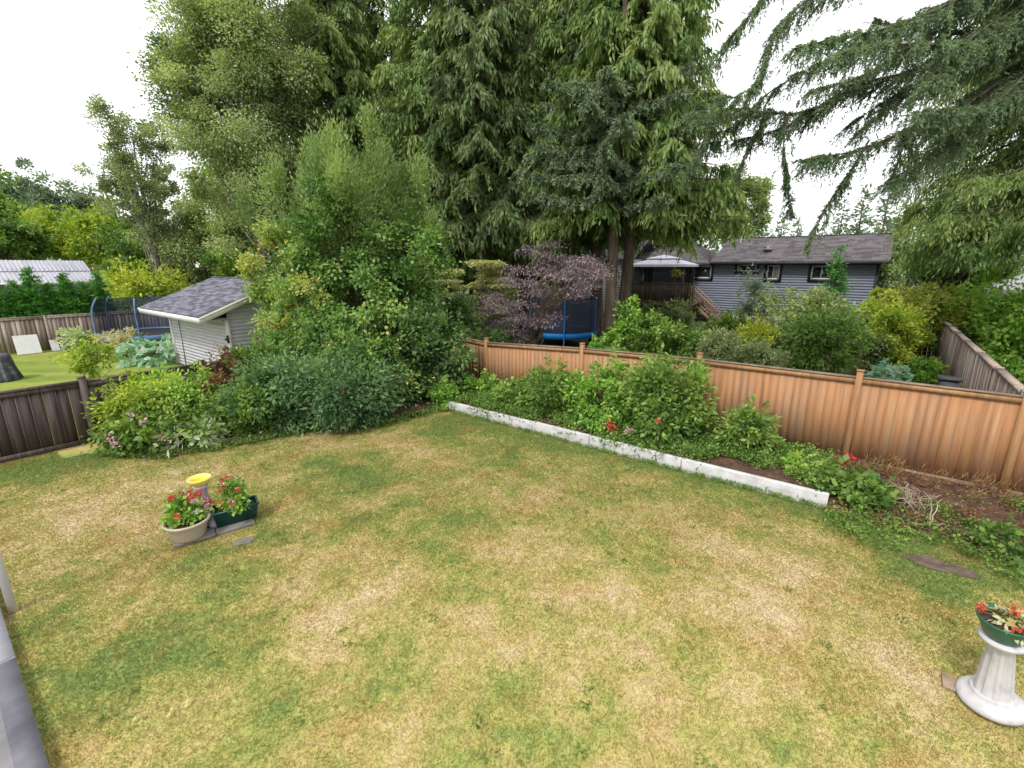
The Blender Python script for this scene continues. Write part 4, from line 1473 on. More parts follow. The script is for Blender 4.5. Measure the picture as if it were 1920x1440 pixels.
CEDARS = [  # px of trunk, distance, top, lowest bough, bough length, material, seed, boughs, drop, label
    (655, 27.5, 21, 3.2, 4.4, 'cedar', 11, 84, .5, 'olive green cedar with long drooping boughs behind the vine covered tree'),
    (745, 30.5, 23, 4.0, 4.2, 'cedar', 12, 76, .5, 'yellowish cedar with gaps of sky, second of the tall row'),
    (828, 26.0, 22, 4.6, 4.3, 'cedar', 13, 84, .5, 'cedar with drooping yellow tipped sprays above the pale dogwood'),
    (905, 24.5, 23, 6.2, 4.0, 'cedard', 14, 84, .45, 'dark cedar with bare lower trunk above the purple maple'),
    (985, 28.0, 24, 6.2, 4.6, 'cedar', 15, 84, .5, 'tall cedar with bright sprays behind the dark cedar'),
    (1062, 25.5, 22, 6.3, 4.3, 'cedar', 16, 90, .5, 'cedar hanging directly above the purple maple crown'),
    (1122, 24.5, 23, 7.0, 4.0, 'cedard', 17, 84, .45, 'cedar whose brown trunk stands beside the bright blue trampoline'),
    (1230, 47.0, 24, 7.5, 5.2, 'cedard', 18, 80, .45, 'dark tall cedar rising behind the gazebo roof'),
]
for px, Y, top, hm, L, mt, sd_, nb, dr, lab in CEDARS:
    b = at(px, 500, Y)
    cedar('cedar_tree', lab, (b[0], b[1], 0), top, hm, L, G[mt], sd_, boughs=int(nb * 1.6), drop=dr, trunk_r=.34 if Y < 30 else .4, group='tall cedars beyond the fences')
b = at(1178, 500, 22.0)
cedar('cedar_tree', 'nearest cedar with low boughs hanging over the house roof', (b[0], b[1], 0), 21, 7.0, 4.2, G['cedar'], 21, boughs=175, drop=.5, trunk_r=.3, group='tall cedars beyond the fences', taper=.55)
b = at(1965, 500, 16.8)
cedar('cedar_tree', 'dense yellow green cedar at the right edge behind the hydrangeas', (b[0], b[1], 0), 23, 5.7, 5.1, G['cedar'], 22, leaf=(.19, .05), tw=24, boughs=260, drop=.45, trunk_r=.3, group='tall cedars beyond the fences', tb=(.25, .8), taper=.6)


def spruce_tree(name, label, base, top, trunk_r, boughs, seed, mat, kw):
    rng = np.random.default_rng(seed)
    root = thing(name, label, 'tree', base)
    wood, cr = MB(), MB()
    base = arr(base)
    wood.tube([base + UP * z for z in np.linspace(-.1, top, 8)], np.linspace(trunk_r, .05, 8), 12)
    for P in boughs:
        spruce_bough(wood, cr, rng, P, .06, **kw)
    wood.build('trunk', BARK, root)
    cr.build('needles', mat, root)
    return root


# blue green spruce in the cluster: boughs curling out to both sides of its trunk
b = at(1148, 500, 20.6)
B0 = arr([b[0], b[1], 0])
rng = np.random.default_rng(31)
bl = []
for i in range(40):
    h = 6.7 + 4.8 * (i / 40)
    a = i * 2.4 + rng.normal(0, .3)
    L = (4.4 - 1.2 * i / 40) * rng.uniform(.75, 1.1)
    d = np.array([math.cos(a), math.sin(a), 0])
    s = np.linspace(0, 1, 7)[:, None]
    bl.append(B0 + UP * h + d * L * s + UP * (L * (-.42 * s + .28 * s ** 2.5)))
spruce_tree('spruce_tree', 'blue green spruce with upswept boughs among the tall cedars', B0, 19, .27, bl, 32, G['spruce'],
            dict(side=.85, hang=.34, dens=13, nl=.15, nw=.05, m=11, tb=.6))

# big spruce just outside the right edge: long boughs sweep left across the sky
T0 = at(2085, 500, 10.2)
T0 = arr([T0[0], T0[1], 0])
PB = [  # pixel polylines with a distance at root and tip
    ([(2070, -60), (1930, 20), (1800, 75), (1700, 135), (1613, 163), (1557, 190), (1480, 210), (1380, 205), (1290, 215)], 10.2, 11.6),
    ([(2060, 40), (1900, 140), (1770, 215), (1690, 255), (1613, 270), (1560, 285), (1503, 300)], 10.2, 9.6),
    ([(2060, -230), (1800, -150), (1600, -60), (1500, 10), (1457, 80), (1430, 140), (1392, 178), (1353, 184)], 10.2, 10.8),
    ([(2060, 110), (1950, 170), (1850, 220), (1770, 275), (1700, 325), (1672, 352)], 10.2, 9.4),
    ([(2060, -40), (1900, 50), (1800, 95), (1700, 92), (1620, 100), (1560, 104)], 10.2, 9.0),
    ([(2060, -160), (1900, -60), (1750, 20), (1650, 60), (1560, 60), (1490, 90)], 10.2, 9.4),
    ([(2060, -300), (1850, -220), (1700, -150), (1560, -90), (1450, -20), (1380, 60), (1340, 110)], 10.2, 11.4),
    ([(2060, 30), (1960, 90), (1880, 130), (1830, 190), (1790, 240)], 10.2, 10.6),
    ([(2060, -120), (1980, -40), (1900, 20), (1840, 70), (1790, 110), (1740, 165)], 10.2, 8.9),
    ([(1480, 212), (1476, 260), (1472, 320), (1462, 365), (1480, 402)], 10.9, 10.9),
    ([(1630, 262), (1585, 325), (1545, 385), (1528, 425), (1512, 465)], 9.7, 9.9),
    ([(1440, 205), (1420, 250), (1400, 290), (1385, 330)], 11.2, 11.4),
    ([(1350, 208), (1330, 250), (1300, 300), (1285, 340)], 11.5, 11.7),
    ([(1700, 250), (1690, 300), (1665, 345)], 9.8, 9.8),
    ([(2060, -10), (1920, 60), (1820, 120), (1720, 165), (1640, 205), (1590, 235)], 10.2, 11.2),
    ([(2060, -190), (1930, -90), (1830, -20), (1720, 40), (1620, 70), (1540, 120), (1480, 150)], 10.2, 11.8),
    ([(2060, 60), (1950, 110), (1860, 170), (1780, 190), (1710, 210)], 10.2, 8.8),
    ([(2060, -60), (1900, 70), (1780, 150), (1690, 190), (1640, 225), (1600, 255)], 10.2, 10.4),
    ([(2060, -140), (1850, -20), (1720, 60), (1640, 130), (1580, 150), (1520, 170)], 10.2, 10.9),
    ([(1560, 195), (1500, 232), (1440, 258), (1380, 270), (1310, 268)], 10.9, 11.9),
    ([(1480, 150), (1420, 205), (1380, 240), (1330, 250)], 11.3, 12.0),
    ([(2060, -90), (1960, -20), (1880, 50), (1790, 60), (1700, 50), (1640, 40)], 10.2, 11.6),
]
bl = []
for P, ya, yb in PB:
    n = len(P)
    bl.append([at(x, y, ya + (yb - ya) * (i / (n - 1))) for i, (x, y) in enumerate(P)])
root = thing('spruce_tree', 'big spruce whose long drooping boughs sweep in from the right edge', 'tree', T0)
wood, cr = MB(), MB()
wood.tube([T0 + UP * z for z in np.linspace(-.1, 16, 8)], np.linspace(.38, .2, 8), 14)
rng = np.random.default_rng(41)
for i, P in enumerate(bl):
    thin = PB[i][0][0][0] < 2000
    P = np.asarray(P)
    P[1:-1] += rng.normal(0, .1, (len(P) - 2, 3))
    if not thin:
        P[0] = T0 + UP * P[0][2]
    spruce_bough(wood, cr, rng, P, .02 if thin else .06, side=.3 if thin else 1.05, hang=.34 if thin else .46, dens=15 if thin else 17, nl=.075, nw=.02, m=16, up=0 if thin else .22, tb=.45 if thin else .6, start=.02 if thin else .2)
wood.build('trunk', BARK, root)
cr.build('needles', G['spruced'], root)

# ------------------------------------------------------------------ broad leaved trees
def treebox(name, label, bx, Y, mat, leaf, seed, cat='tree', **kw):
    c, sx, sz = box3(*bx, Y)
    r = (sx, sx * kw.pop('depth', .9), sz)
    top = c[2] + sz * kw.pop('topf', .75)
    px = kw.pop('basepx', None)
    b = c if px is None else at(px, 500, Y)
    return tree(name, label, cat, (b[0], b[1], 0), top, c, r, G[mat], leaf, seed, **kw)


treebox('alder_tree', 'tall pale olive broad leaved tree left of the cedars', (318, -170, 600, 510), 24, 'olive', (.125, .075), 51, k=330, cl=.13, dens=3.0, wob=.35, trunk_r=.28, bark=BARKG, inner=.15, boxy=2.6)
treebox('alder_tree', 'airy olive tree rising between the tall pale tree and the cedars', (520, -160, 720, 440), 29, 'airy', (.14, .075), 52, k=190, cl=.15, dens=2.2, wob=.4, asp=(.8, .8, 1.3), trunk_r=.22, bark=BARKG, inner=.25)
treebox('birch_tree', 'thin airy tree standing against the sky at left', (195, 205, 335, 480), 31, 'airy', (.14, .09), 53, k=130, cl=.14, dens=1.7, wob=.4, boxy=2.5, trunk_r=.16, bark=BARKG, inner=.35)
treebox('vine_tree', 'willowy tree with fine olive foliage above the climbing vine', (510, 255, 815, 600), 16.8, 'willow', (.14, .042), 54, k=190, cl=.17, dens=3.6, wob=.5, trunk_r=.2, droop=-.5, inner=.3, asp=(.65, .65, 1.5))
treebox('willow_shrub', 'yellowish feathery small tree beside the white shed roof', (482, 415, 610, 660), 15.8, 'vine', (.11, .065), 58, k=60, cl=.22, dens=3, tbr=(.3, .9), trunk_r=.09, boxy=3)
treebox('climbing_vine', 'broad leaved green vine smothering the corner tree behind the shrub bed', (530, 395, 838, 720), 15.6, 'vine', (.125, .09), 55, cat='vine', k=190, cl=.14, dens=3.0, wob=.55, trunk_r=.12, droop=.45, inner=.5, tbr=(.1, .68), boxy=2.4)
treebox('hanging_vine', 'yellow streaked vine hanging over the right wall of the shed', (508, 500, 650, 730), 14.6, 'vine', (.1, .07), 56, cat='vine', k=80, cl=.2, dens=3, wob=.4, trunk_r=.06, droop=.5, tbr=(.25, .85), boxy=3.2)

# purple japanese maple: flat layers of fine leaves
rng = np.random.default_rng(61)
mb_ = at(1000, 500, 19.2)
mpl = thing('japanese_maple', 'purple leaved japanese maple with layered crown behind the orange fence', 'tree', (mb_[0], mb_[1], 0))
cr, wd = MB(), MB()
for i in range(74):
    px, py = rng.uniform(900, 1122), 0
    f = (px - 1030) / 110
    topy = 455 + 45 * f * f if px > 965 else 505 + (965 - px) * 1.2
    boty = 636 if px < 985 else 636 - (px - 985) * .85
    py = topy + (boty - topy) * rng.uniform(0, 1) ** 1.1
    c = at(px, py, 19.2 + rng.uniform(-1.8, 1.5))
    n = 210
    d = rdir(rng, n)
    P = c + d * np.array([.62, .6, .2]) * rng.uniform(0, 1, (n, 1)) ** .5
    P[:, 2] -= ((P[:, 0] - c[0]) ** 2 + (P[:, 1] - c[1]) ** 2) * .35
    D = norm((P - c) * np.array([1, 1, .2]) + rng.normal(0, .25, (n, 3)) - UP * .25)
    tb = rng.uniform(.15, .8)
    cr.quads(leafq(P, D, norm(UP + rng.normal(0, .45, (n, 3))), .13 * rng.uniform(.6, 1.2, n), .042), np.clip(tb + rng.normal(0, .13, n), .02, .98))
    s_ = arr([mb_[0], mb_[1], 0]) + UP * rng.uniform(.3, 1.4)
    if i % 2 == 0:
        limb(wd, s_, c - UP * .05, .04, .008, rng, .1, 5, 7)
limb(wd, (mb_[0], mb_[1], -.1), (mb_[0] + .1, mb_[1], 1.6), .13, .08, rng)
wd.build('trunk', BARK, mpl)
cr.build('crown', G['maple'], mpl)

rng = np.random.default_rng(62)
db = at(885, 500, 21.5)
dog = thing('dogwood', 'cream and green variegated dogwood left of the purple maple', 'tree', (db[0], db[1], 0))
cr, wd = MB(), MB()
for i in range(40):
    px = rng.uniform(838, 955)
    py = rng.uniform(505, 600) if i < 34 else rng.uniform(487, 497)
    if py < 500: px = rng.uniform(895, 935)
    c = at(px, py, 21.5 + rng.uniform(-1, 1))
    n = 260
    d = rdir(rng, n)
    P = c + d * np.array([.6, .5, .13]) * rng.uniform(0, 1, (n, 1)) ** .5
    cr.quads(leafq(P, norm(d * np.array([1, 1, .1]) - UP * .2), norm(UP + rng.normal(0, .35, (n, 3))), .13, .07), np.clip(rng.uniform(.25, .75) + rng.normal(0, .15, n), .02, .98))
    limb(wd, (db[0], db[1], rng.uniform(.4, 1.6)), c - UP * .04, .03, .008, rng, .05, 5, 6)
limb(wd, (db[0], db[1], -.1), (db[0], db[1], 1.8), .09, .05, rng)
wd.build('trunk', BARKG, dog); cr.build('crown', G['variegated'], dog)

# ------------------------------------------------------------------ far trees
FAR = [
    ('far_tree', 'grey green tree far off at the left, tallest of the distant ones', (10, 318, 115, 470), 62, 'haze_silver', (.4, .26), 71),
    ('far_tree', 'bluish grey distant tree beside the thin airy tree', (105, 345, 195, 470), 66, 'haze_silver', (.42, .26), 72),
    ('far_tree', 'dark green distant tree cut by the left edge', (-95, 325, 55, 500), 50, 'mid', (.32, .2), 73),
    ('leafy_tree', 'yellow green spreading tree behind the metal roofed outbuilding', (50, 395, 170, 500), 47, 'yellowg', (.3, .2), 74),
    ('leafy_tree', 'light green round tree standing under the thin airy tree', (140, 385, 250, 505), 45, 'yellowg', (.28, .19), 75),
    ('leafy_tree', 'mid green tree behind the hedge end', (205, 405, 330, 520), 41, 'mid', (.26, .17), 76),
    ('leafy_tree', 'green tree filling the gap behind the shed roof', (310, 420, 450, 540), 36, 'olive', (.22, .14), 77),
    ('leafy_tree', 'dark green tree behind the yellow green shrub', (420, 400, 560, 545), 31, 'mid', (.2, .12), 78),
    ('leafy_tree', 'olive round tree just behind the shed roof ridge', (335, 320, 520, 540), 33, 'olive', (.17, .1), 178),
    ('leafy_tree', 'deep green tree under the tall pale olive tree', (400, 290, 540, 520), 28, 'mid', (.15, .1), 179),
    ('leafy_tree', 'dull green tree at far left above the outbuilding roof', (-60, 410, 70, 500), 42, 'mid', (.26, .17), 79),
    ('leafy_tree', 'olive tree rising behind the house roof beside the flue', (1325, 318, 1445, 470), 50, 'olive', (.26, .16), 80),
    ('leafy_tree', 'leafy tree with touches of orange right of the house', (1660, 380, 1800, 560), 33, 'olive', (.2, .13), 81),
    ('leafy_tree', 'pale green tree close to the house right corner', (1655, 470, 1740, 590), 31, 'pale', (.18, .11), 82),
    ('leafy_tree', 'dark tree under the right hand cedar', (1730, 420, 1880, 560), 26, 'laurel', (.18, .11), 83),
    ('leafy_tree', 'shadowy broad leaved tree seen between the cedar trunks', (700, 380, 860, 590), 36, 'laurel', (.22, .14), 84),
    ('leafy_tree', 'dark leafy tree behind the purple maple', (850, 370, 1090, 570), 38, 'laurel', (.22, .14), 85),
    ('leafy_tree', 'deep green tree far behind the cedars upper crowns', (760, 60, 1000, 430), 40, 'mid', (.26, .16), 86),
    ('leafy_tree', 'deep green tree behind the blue green spruce', (1010, 40, 1270, 440), 42, 'mid', (.28, .17), 87),
]
for nm, lab, bx, Y, mt, lf, sd_ in FAR:
    treebox(nm, lab, bx, Y, mt, lf, sd_, k=64, cl=.22, dens=3.0, wob=.45, trunk_r=.2, bare=.3, boxy=2.6)


def conifer(name, label, base, h, r, mat, seed, leaf=(.2, .07), n=60, group=None, cat='tree', low=.04, tb=(.25, .8), lay=26, pw=.85, upd=.1):
    rng = np.random.default_rng(seed)
    base = arr(base)
    root = thing(name, label, cat, base, group)
    m, t = MB(), MB()
    t.tube([base + UP * -.05, base + UP * h * .97], [max(.03, r * .09), .008], 7)
    for k in range(lay):
        f = low + (1 - low) * (k / lay)
        R = r * (1 - f) ** pw * rng.uniform(.8, 1.1) + .02
        for j in range(max(4, int(11 * (1 - f)) + 3)):
            a = rng.uniform(0, 2 * PI)
            L = R * rng.uniform(.65, 1.12)
            d = np.array([math.cos(a), math.sin(a), 0])
            q = max(5, int(n * (1 - f) * .5 + 4))
            s = rng.uniform(.1, 1, q)
            P = base + UP * h * f + d * (L * s)[:, None] + UP * (L * (-.15 * s + .12 * s * s))[:, None] + rng.normal(0, .07 * r, (q, 3)) * np.array([1, 1, .6])
            D = norm(d * .8 + rng.normal(0, .45, (q, 3)) + UP * upd)
            m.quads(leafq(P, D, norm(UP + rng.normal(0, .5, (q, 3))), leaf[0] * rng.uniform(.7, 1.2, q), leaf[1]), np.clip(rng.uniform(*tb) + rng.normal(0, .12, q), .02, .98))
    t.build('trunk', BARK, root)
    m.build('crown', mat, root)
    return root


p = at(1571, 500, 24.5)
conifer('small_conifer', 'small bright green conifer standing in front of the house wall', (p[0], p[1], 0), at(1571, 452, 24.5)[2], 1.35, G['hedge'], 91, (.14, .05), 330, low=.1, lay=20, pw=.75)
proto = None
for i, (px, py, Y, h) in enumerate([(1470, 398, 62, 1), (1500, 405, 66, 1), (1585, 372, 60, 1), (1625, 345, 58, 1), (1670, 350, 64, 1), (1545, 415, 70, 1), (1705, 370, 68, 1), (1425, 410, 70, 1)]):
    top = at(px, py, Y)
    if proto is None:
        proto = conifer('far_conifer', 'distant dark conifer spire showing above the house roof', (top[0], top[1], 0), top[2], 2.6, G['haze_silver'], 92, (.55, .2), 26, group='distant conifers behind the house', lay=24)
        ph = top[2]
    else:
        k = top[2] / ph
        dup(proto, (top[0], top[1], 0), i * 1.3, (k, k, k))
p = at(-62, 500, 40)
conifer('tall_conifer', 'tall dark conifer whose branch tips poke in at the left edge', (p[0], p[1], 0), 17, 3.4, G['haze_silver'], 93, (.4, .14), 40, lay=30)

rng = np.random.default_rng(97)
m = MB()
k = 420
x = rng.uniform(-150, 150, k); y = rng.uniform(85, 125, k)
C3 = np.stack([x, y, rng.uniform(0, 1, k) ** .8 * (6 + 6 * fbm(x * .05, x * 0, 3, 3))], 1)
puff(m, rng, C3, np.full((k, 3), 3.2), 90, .9, .6, np.array([0, 100, 0.]), droop=.2)
tag(m.build('far_woods', G['haze_silver']), 'far off woods closing the view beyond the gardens', 'woods', None, 'stuff')

# clipped cedar hedge behind the far left fence: separate trees
hp_ = conifer('hedge_cedar', 'bright green pyramid cedar in the clipped row behind the weathered fence', yard(-33.2, -3, 0), 3.5, .76, G['hedge'], 94, (.13, .05), 330, group='pyramid cedars of the hedge row', low=.02, lay=38, pw=.55, upd=.8)
rng = np.random.default_rng(95)
for i in range(1, 16):
    k = rng.uniform(.9, 1.12)
    dup(hp_, yard(-33.2 + rng.uniform(-.12, .12), -3 + i * .63, 0), rng.uniform(0, 6), (k * 1.02, k * 1.02, k * rng.uniform(.95, 1.04)))

# ------------------------------------------------------------------ shrubs of the left bed
SH = [
    ('azalea_bush', 'pale yellow green azalea nearest the brown fence post', (200, 702, 350, 825), 10.5, 'yellowg', (.085, .04), 101, dict(k=34, dens=1.9)),
    ('azalea_bush', 'light green azalea with small leaves right of the paler one', (280, 690, 412, 820), 11.0, 'bright', (.08, .04), 102, dict(k=28, dens=2.0, tbr=(.4, .9))),
    ('hydrangea', 'low dark hydrangea with faded pink flower heads at the lawn edge', (210, 772, 335, 860), 9.75, 'mid', (.11, .075), 103, dict(flowers=(G['pink'], .075, 7, -.1))),
    ('hosta', 'pale leaved hosta clump on the edge of the lawn', (325, 795, 425, 856), 10.1, 'pale', (.17, .065), 104, dict(k=14, up=.2)),
    ('heather_bush', 'dark green low bush between the fern and the lawn', (410, 725, 530, 840), 10.8, 'mid', (.08, .045), 105, dict()),
    ('rhododendron', 'blue green rhododendron with leathery leaves in the middle of the bed', (432, 676, 620, 828), 11.5, 'rhodo', (.11, .042), 106, dict(k=36, tbr=(.25, .9))),
    ('rhododendron', 'largest blue green rhododendron spreading over the lawn edge', (545, 655, 758, 818), 12.0, 'rhodo', (.11, .042), 107, dict(k=44, flowers=(G['coral'], .04, 3, 0))),
    ('barberry_bush', 'dark burgundy barberry with orange tinged tips before the shed', (385, 658, 478, 750), 12.3, 'red', (.075, .045), 108, dict(k=26)),
    ('barberry_bush', 'small rust coloured bush below the burgundy one', (380, 700, 440, 760), 11.6, 'red', (.07, .04), 109, dict(k=16, tbr=(.5, .95))),
    ('tall_perennial', 'upright green perennial stems behind the rhododendrons', (455, 645, 560, 760), 12.8, 'mid', (.12, .045), 110, dict(k=22, droop=-.2)),
    ('laurel_bush', 'tall dark laurel under the vine covered corner tree', (675, 565, 825, 780), 13.6, 'laurel', (.12, .06), 111, dict(k=50, cl=.28)),
    ('laurel_bush', 'dark laurel reaching toward the orange fence corner', (750, 580, 880, 768), 14.0, 'laurel', (.12, .06), 112, dict(k=50, cl=.28, tbr=(.2, 1))),
    ('laurel_bush', 'deep green laurel behind the largest rhododendron', (585, 600, 730, 750), 13.4, 'laurel', (.12, .06), 113, dict(k=40, cl=.28)),
    ('ivy_mound', 'small light green ivy mound beside the end of the white wall', (805, 712, 855, 768), 12.9, 'bright', (.08, .06), 114, dict(k=14)),
    ('weedy_bush', 'fresh green weedy bush tangled between azalea and hosta', (270, 735, 420, 848), 10.4, 'fern', (.08, .035), 116, dict(k=26, dens=1.8)),
    ('honeysuckle', 'olive tangled honeysuckle above the rhododendrons', (590, 615, 770, 735), 12.9, 'vine', (.09, .055), 117, dict(k=34, dens=2.0, tbr=(.1, .7))),
    ('weedy_bush', 'mid green scrub filling the gap below the shed corner', (430, 655, 560, 770), 12.4, 'mid', (.09, .05), 118, dict(k=30, dens=2.0)),
    ('wiry_bush', 'grey green wiry bush against the brown fence', (172, 718, 250, 810), 10.9, 'airy', (.06, .025), 115, dict(k=18, dens=1.2)),
]
for nm, lab, bx, Y, mt, lf, sd_, kw in SH:
    shrub(nm, lab, 'bush' if nm not in ('hosta', 'ivy_mound', 'tall_perennial') else 'plant', bx, Y, G[mt], lf, sd_, **kw)


def fern(name, label, c, R, seed, n=26, cat='fern', mat='fern'):
    rng = np.random.default_rng(seed)
    c = arr(c)
    root = thing(name, label, cat, c)
    m = MB()
    for i in range(n):
        a = rng.uniform(0, 2 * PI)
        d = np.array([math.cos(a), math.sin(a), 0])
        L = R * rng.uniform(.6, 1.1)
        s = np.linspace(.08, 1, 22)
        hgt = rng.uniform(.7, 1.2)
        P = c + d * (L * s ** 1.1)[:, None] + UP * (L * hgt * (1.6 * s - 1.35 * s * s))[:, None]
        T = norm(np.gradient(P, axis=0))
        S = norm(np.cross(T, UP))
        w_ = R * .17 * np.sin(PI * np.clip(s * .9 + .1, 0, 1)) + .02
        t = rng.uniform(.2, .85)
        for sg in (-1, 1):
            m.quads(leafq(P, norm(S * sg + T * .45 - UP * .15), norm(np.cross(T, S) * -1 + rng.normal(0, .1, P.shape)), w_, .035 + 0 * s), np.clip(t + rng.normal(0, .08, len(s)), 0.02, .98))
        m.tube(P[::5], .004, 4, t, cap=False)
    m.build('fronds', G[mat], root)
    return root


c = gnd(425, 800); fern('sword_fern', 'arching sword fern between the light azalea and the rhododendrons', (c[0], c[1], .05), 1.0, 121, 40)
c = gnd(480, 770); fern('sword_fern', 'smaller fern half hidden behind the arching one', (c[0], c[1], .05), .8, 122, 30)

# ------------------------------------------------------------------ raised bed plants
RB = [
    ('leafy_perennial', 'bright green perennial at the far end of the raised bed', (862, 700, 935, 765), 10.2, 'bright', (.09, .055), 131, dict(k=20)),
    ('leafy_perennial', 'light green clump beside the far end perennial', (922, 715, 990, 785), 9.9, 'fern', (.09, .05), 132, dict(k=18)),
    ('rose_bush', 'leafy rose bush with olive shoots left of the tallest bushes', (972, 685, 1100, 812), 10.1, 'mid', (.075, .05), 133, dict(k=32, tbr=(.3, .95))),
    ('rose_bush', 'bright green rose bush in the middle of the raised bed', (1062, 680, 1200, 822), 10.0, 'bright', (.08, .055), 134, dict(k=36)),
    ('peony_bush', 'largest green bush of the raised bed against the fence', (1160, 672, 1332, 812), 10.2, 'mid', (.1, .05), 135, dict(k=44, tbr=(.4, 1))),
    ('peony_bush', 'low dark green bush spilling to the white wall', (1190, 755, 1305, 850), 9.75, 'mid', (.085, .055), 136, dict(k=30, tbr=(.1, .6))),
    ('rhododendron', 'small yellowish rhododendron standing alone before the orange fence', (1350, 755, 1447, 875), 10.1, 'fern', (.095, .04), 137, dict(k=26, tbr=(.2, .9), full=False, inner=.3)),
    ('leafy_perennial', 'light green leafy plant between wall end and fence', (1470, 848, 1540, 915), 9.75, 'bright', (.075, .05), 138, dict(k=18, tbr=(.4, .95))),
    ('bergenia', 'dark broad leaved bergenia at the right end of the white wall', (1545, 885, 1660, 968), 9.3, 'mid', (.1, .07), 139, dict(k=26, tbr=(.05, .75))),
    ('leafy_perennial', 'small green weed clump on the soil bank at the right edge', (1835, 985, 1935, 1040), 8.6, 'mid', (.06, .04), 140, dict(k=14, dens=1.4)),
]
for nm, lab, bx, wv, mt, lf, sd_, kw in RB:
    Y = Yw((bx[0] + bx[2]) / 2, wv)
    shrub(nm, lab, 'plant' if nm in ('leafy_perennial', 'bergenia') else 'bush', bx, Y, G[mt], lf, sd_, ground=.2 if wv > 9 else .05, depth=.75, **kw)


def blooms(name, label, px, py, Y, n, spread, size, mat, seed, ground=.2, cat='flower'):
    rng = np.random.default_rng(seed)
    c = at(px, py, Y)
    root = thing(name, label, cat, (c[0], c[1], ground))
    st = MB()
    lf = MB()
    for i in range(n):
        q = c + rng.normal(0, 1, 3) * spread
        fb = MB()
        limb(st, (c[0] + rng.normal(0, .04), c[1] + rng.normal(0, .04), ground), q, .008, .005, rng, .03, 5, 5)
        puff(fb, rng, q[None], np.full((1, 3), size), 30, size * .8, size * .6, q - UP * .1, droop=0, ts=.2)
        fb.build('flower_head', mat, root)
    puff(lf, rng, np.array([c - UP * (c[2] - ground) * f for f in (.3, .5, .7)]), np.full((3, 3), max(.06, (c[2] - ground) * .3)), 14, .13, .05, c)
    st.build('stem', TWIG, root)
    lf.build('foliage', G['bright'], root)


blooms('dahlia', 'orange red dahlias at the far end above the white wall', 889, 772, Yw(889, 9.3), 3, .08, .085, G['crimson'], 141)
blooms('dahlia', 'coral flowers beside the far end perennial', 897, 752, Yw(897, 9.6), 2, .08, .06, G['coral'], 142)
blooms('dahlia', 'red dahlias just behind the middle of the white wall', 1146, 803, Yw(1146, 9.25), 3, .06, .075, G['crimson'], 143)
blooms('dahlia', 'mauve pink flower right of the red dahlias', 1180, 807, Yw(1180, 9.25), 2, .05, .065, G['pink'], 144)
blooms('canna', 'single scarlet canna flower in front of the orange fence post', 1588, 868, Yw(1588, 10.4), 3, .05, .08, G['crimson'], 145)
blooms('begonia', 'small rust red flowers under the dark laurels', 780, 768, 12.75, 3, .1, .06, G['coral'], 146, ground=.05)
blooms('begonia', 'small pink flower low in the largest green bush', 1240, 790, Yw(1240, 9.2), 1, .04, .055, G['coral'], 147)

# creeping cover in the raised bed and along the beds' edges (uncountable)
rng = np.random.default_rng(151)
m = MB()
u = rng.uniform(-9.2, -.2, 1500); wv = 9.05 + rng.beta(1.1, 1.5, 1500) * 2.0
keep = fbm(u * .8, wv * .8, 91, 3) > .3
C = np.stack([u, wv], 1)[keep]
C3 = C[:, :1] * DU + C[:, 1:] * DW
C3[:, 2] = .28 + rng.uniform(-.02, .08, len(C3))
near = C[:, 1] < 9.14
C3[near, 2] -= rng.uniform(0, .14, near.sum())
C3[near] -= DW * .1
puff(m, rng, C3, np.tile([.17, .17, .09], (len(C3), 1)), 34, .06, .042, np.array([0, 8, -3.]), droop=.1, up=1)
tag(m.build('ground_cover', G['mid']), 'creeping green ground cover in the raised bed', 'ground cover', None, 'stuff')
m = MB()
n = 1100
u = rng.uniform(-.2, 8, n); wv = rng.uniform(8.0, 11.0, n)
_sl = UV(gnd(1764, 1062))
keep = (fbm(u * 1.2, wv * 1.2, 95, 3) > .38) | ((wv < 8.9 - .12 * u) & (rng.uniform(0, 1, n) < .5))
keep &= np.hypot(u - _sl[0], wv - _sl[1]) > .55
C3 = u[keep][:, None] * DU + wv[keep][:, None] * DW
C3[:, 2] = .07 + .15 * np.clip((wv[keep] - 9) / 1.6, 0, 1)
puff(m, rng, C3, np.tile([.13, .13, .05], (len(C3), 1)), 24, .05, .035, np.array([0, 8, -3.]), droop=.1, up=1)
md = MB()
n = 520
u = rng.uniform(-.2, 8, n); wv = rng.uniform(8.7, 11.05, n)
C3 = u[:, None] * DU + wv[:, None] * DW
C3[:, 2] = .07 + .17 * np.clip((wv - 9) / 1.6, 0, 1)
q = C3[wv > 10.3]
puff(md, rng, q + UP * .1, np.tile([.12, .1, .13], (len(q), 1)), 22, .12, .012, np.array([0, 8, -3.]), droop=-.8, up=0, tb=rng.uniform(.6, .98, len(q)))
puff(md, rng, C3, np.tile([.16, .16, .035], (n, 1)), 16, .05, .025, np.array([0, 8, -3.]), droop=0, up=1)
tag(md.build('leaf_litter', leafmat('litter', [(.05, .025, .015), (.12, .06, .03), (.2, .13, .06)])), 'brown leaf litter scattered on the soil bank', 'leaf litter', None, 'stuff')
tag(m.build('bank_weeds', G['mid']), 'scattered low weeds over the brown soil bank', 'weeds', None, 'stuff')
m = MB()
wv = rng.uniform(1.9, 9.0, 420)
u = np.interp(wv, eu_w, eu_u) + rng.normal(-.12, .13, 420)
C3 = u[:, None] * DU + wv[:, None] * DW
C3[:, 2] = .05
puff(m, rng, C3, np.tile([.12, .12, .06], (len(C3), 1)), 26, .055, .03, np.array([0, 0, -3.]), droop=.1, up=1)
u = rng.uniform(-9.2, -.1, 260)
C3 = u[:, None] * DU + (WWALL - .075 - rng.uniform(0, .05, 260))[:, None] * DW
C3[:, 2] = .03
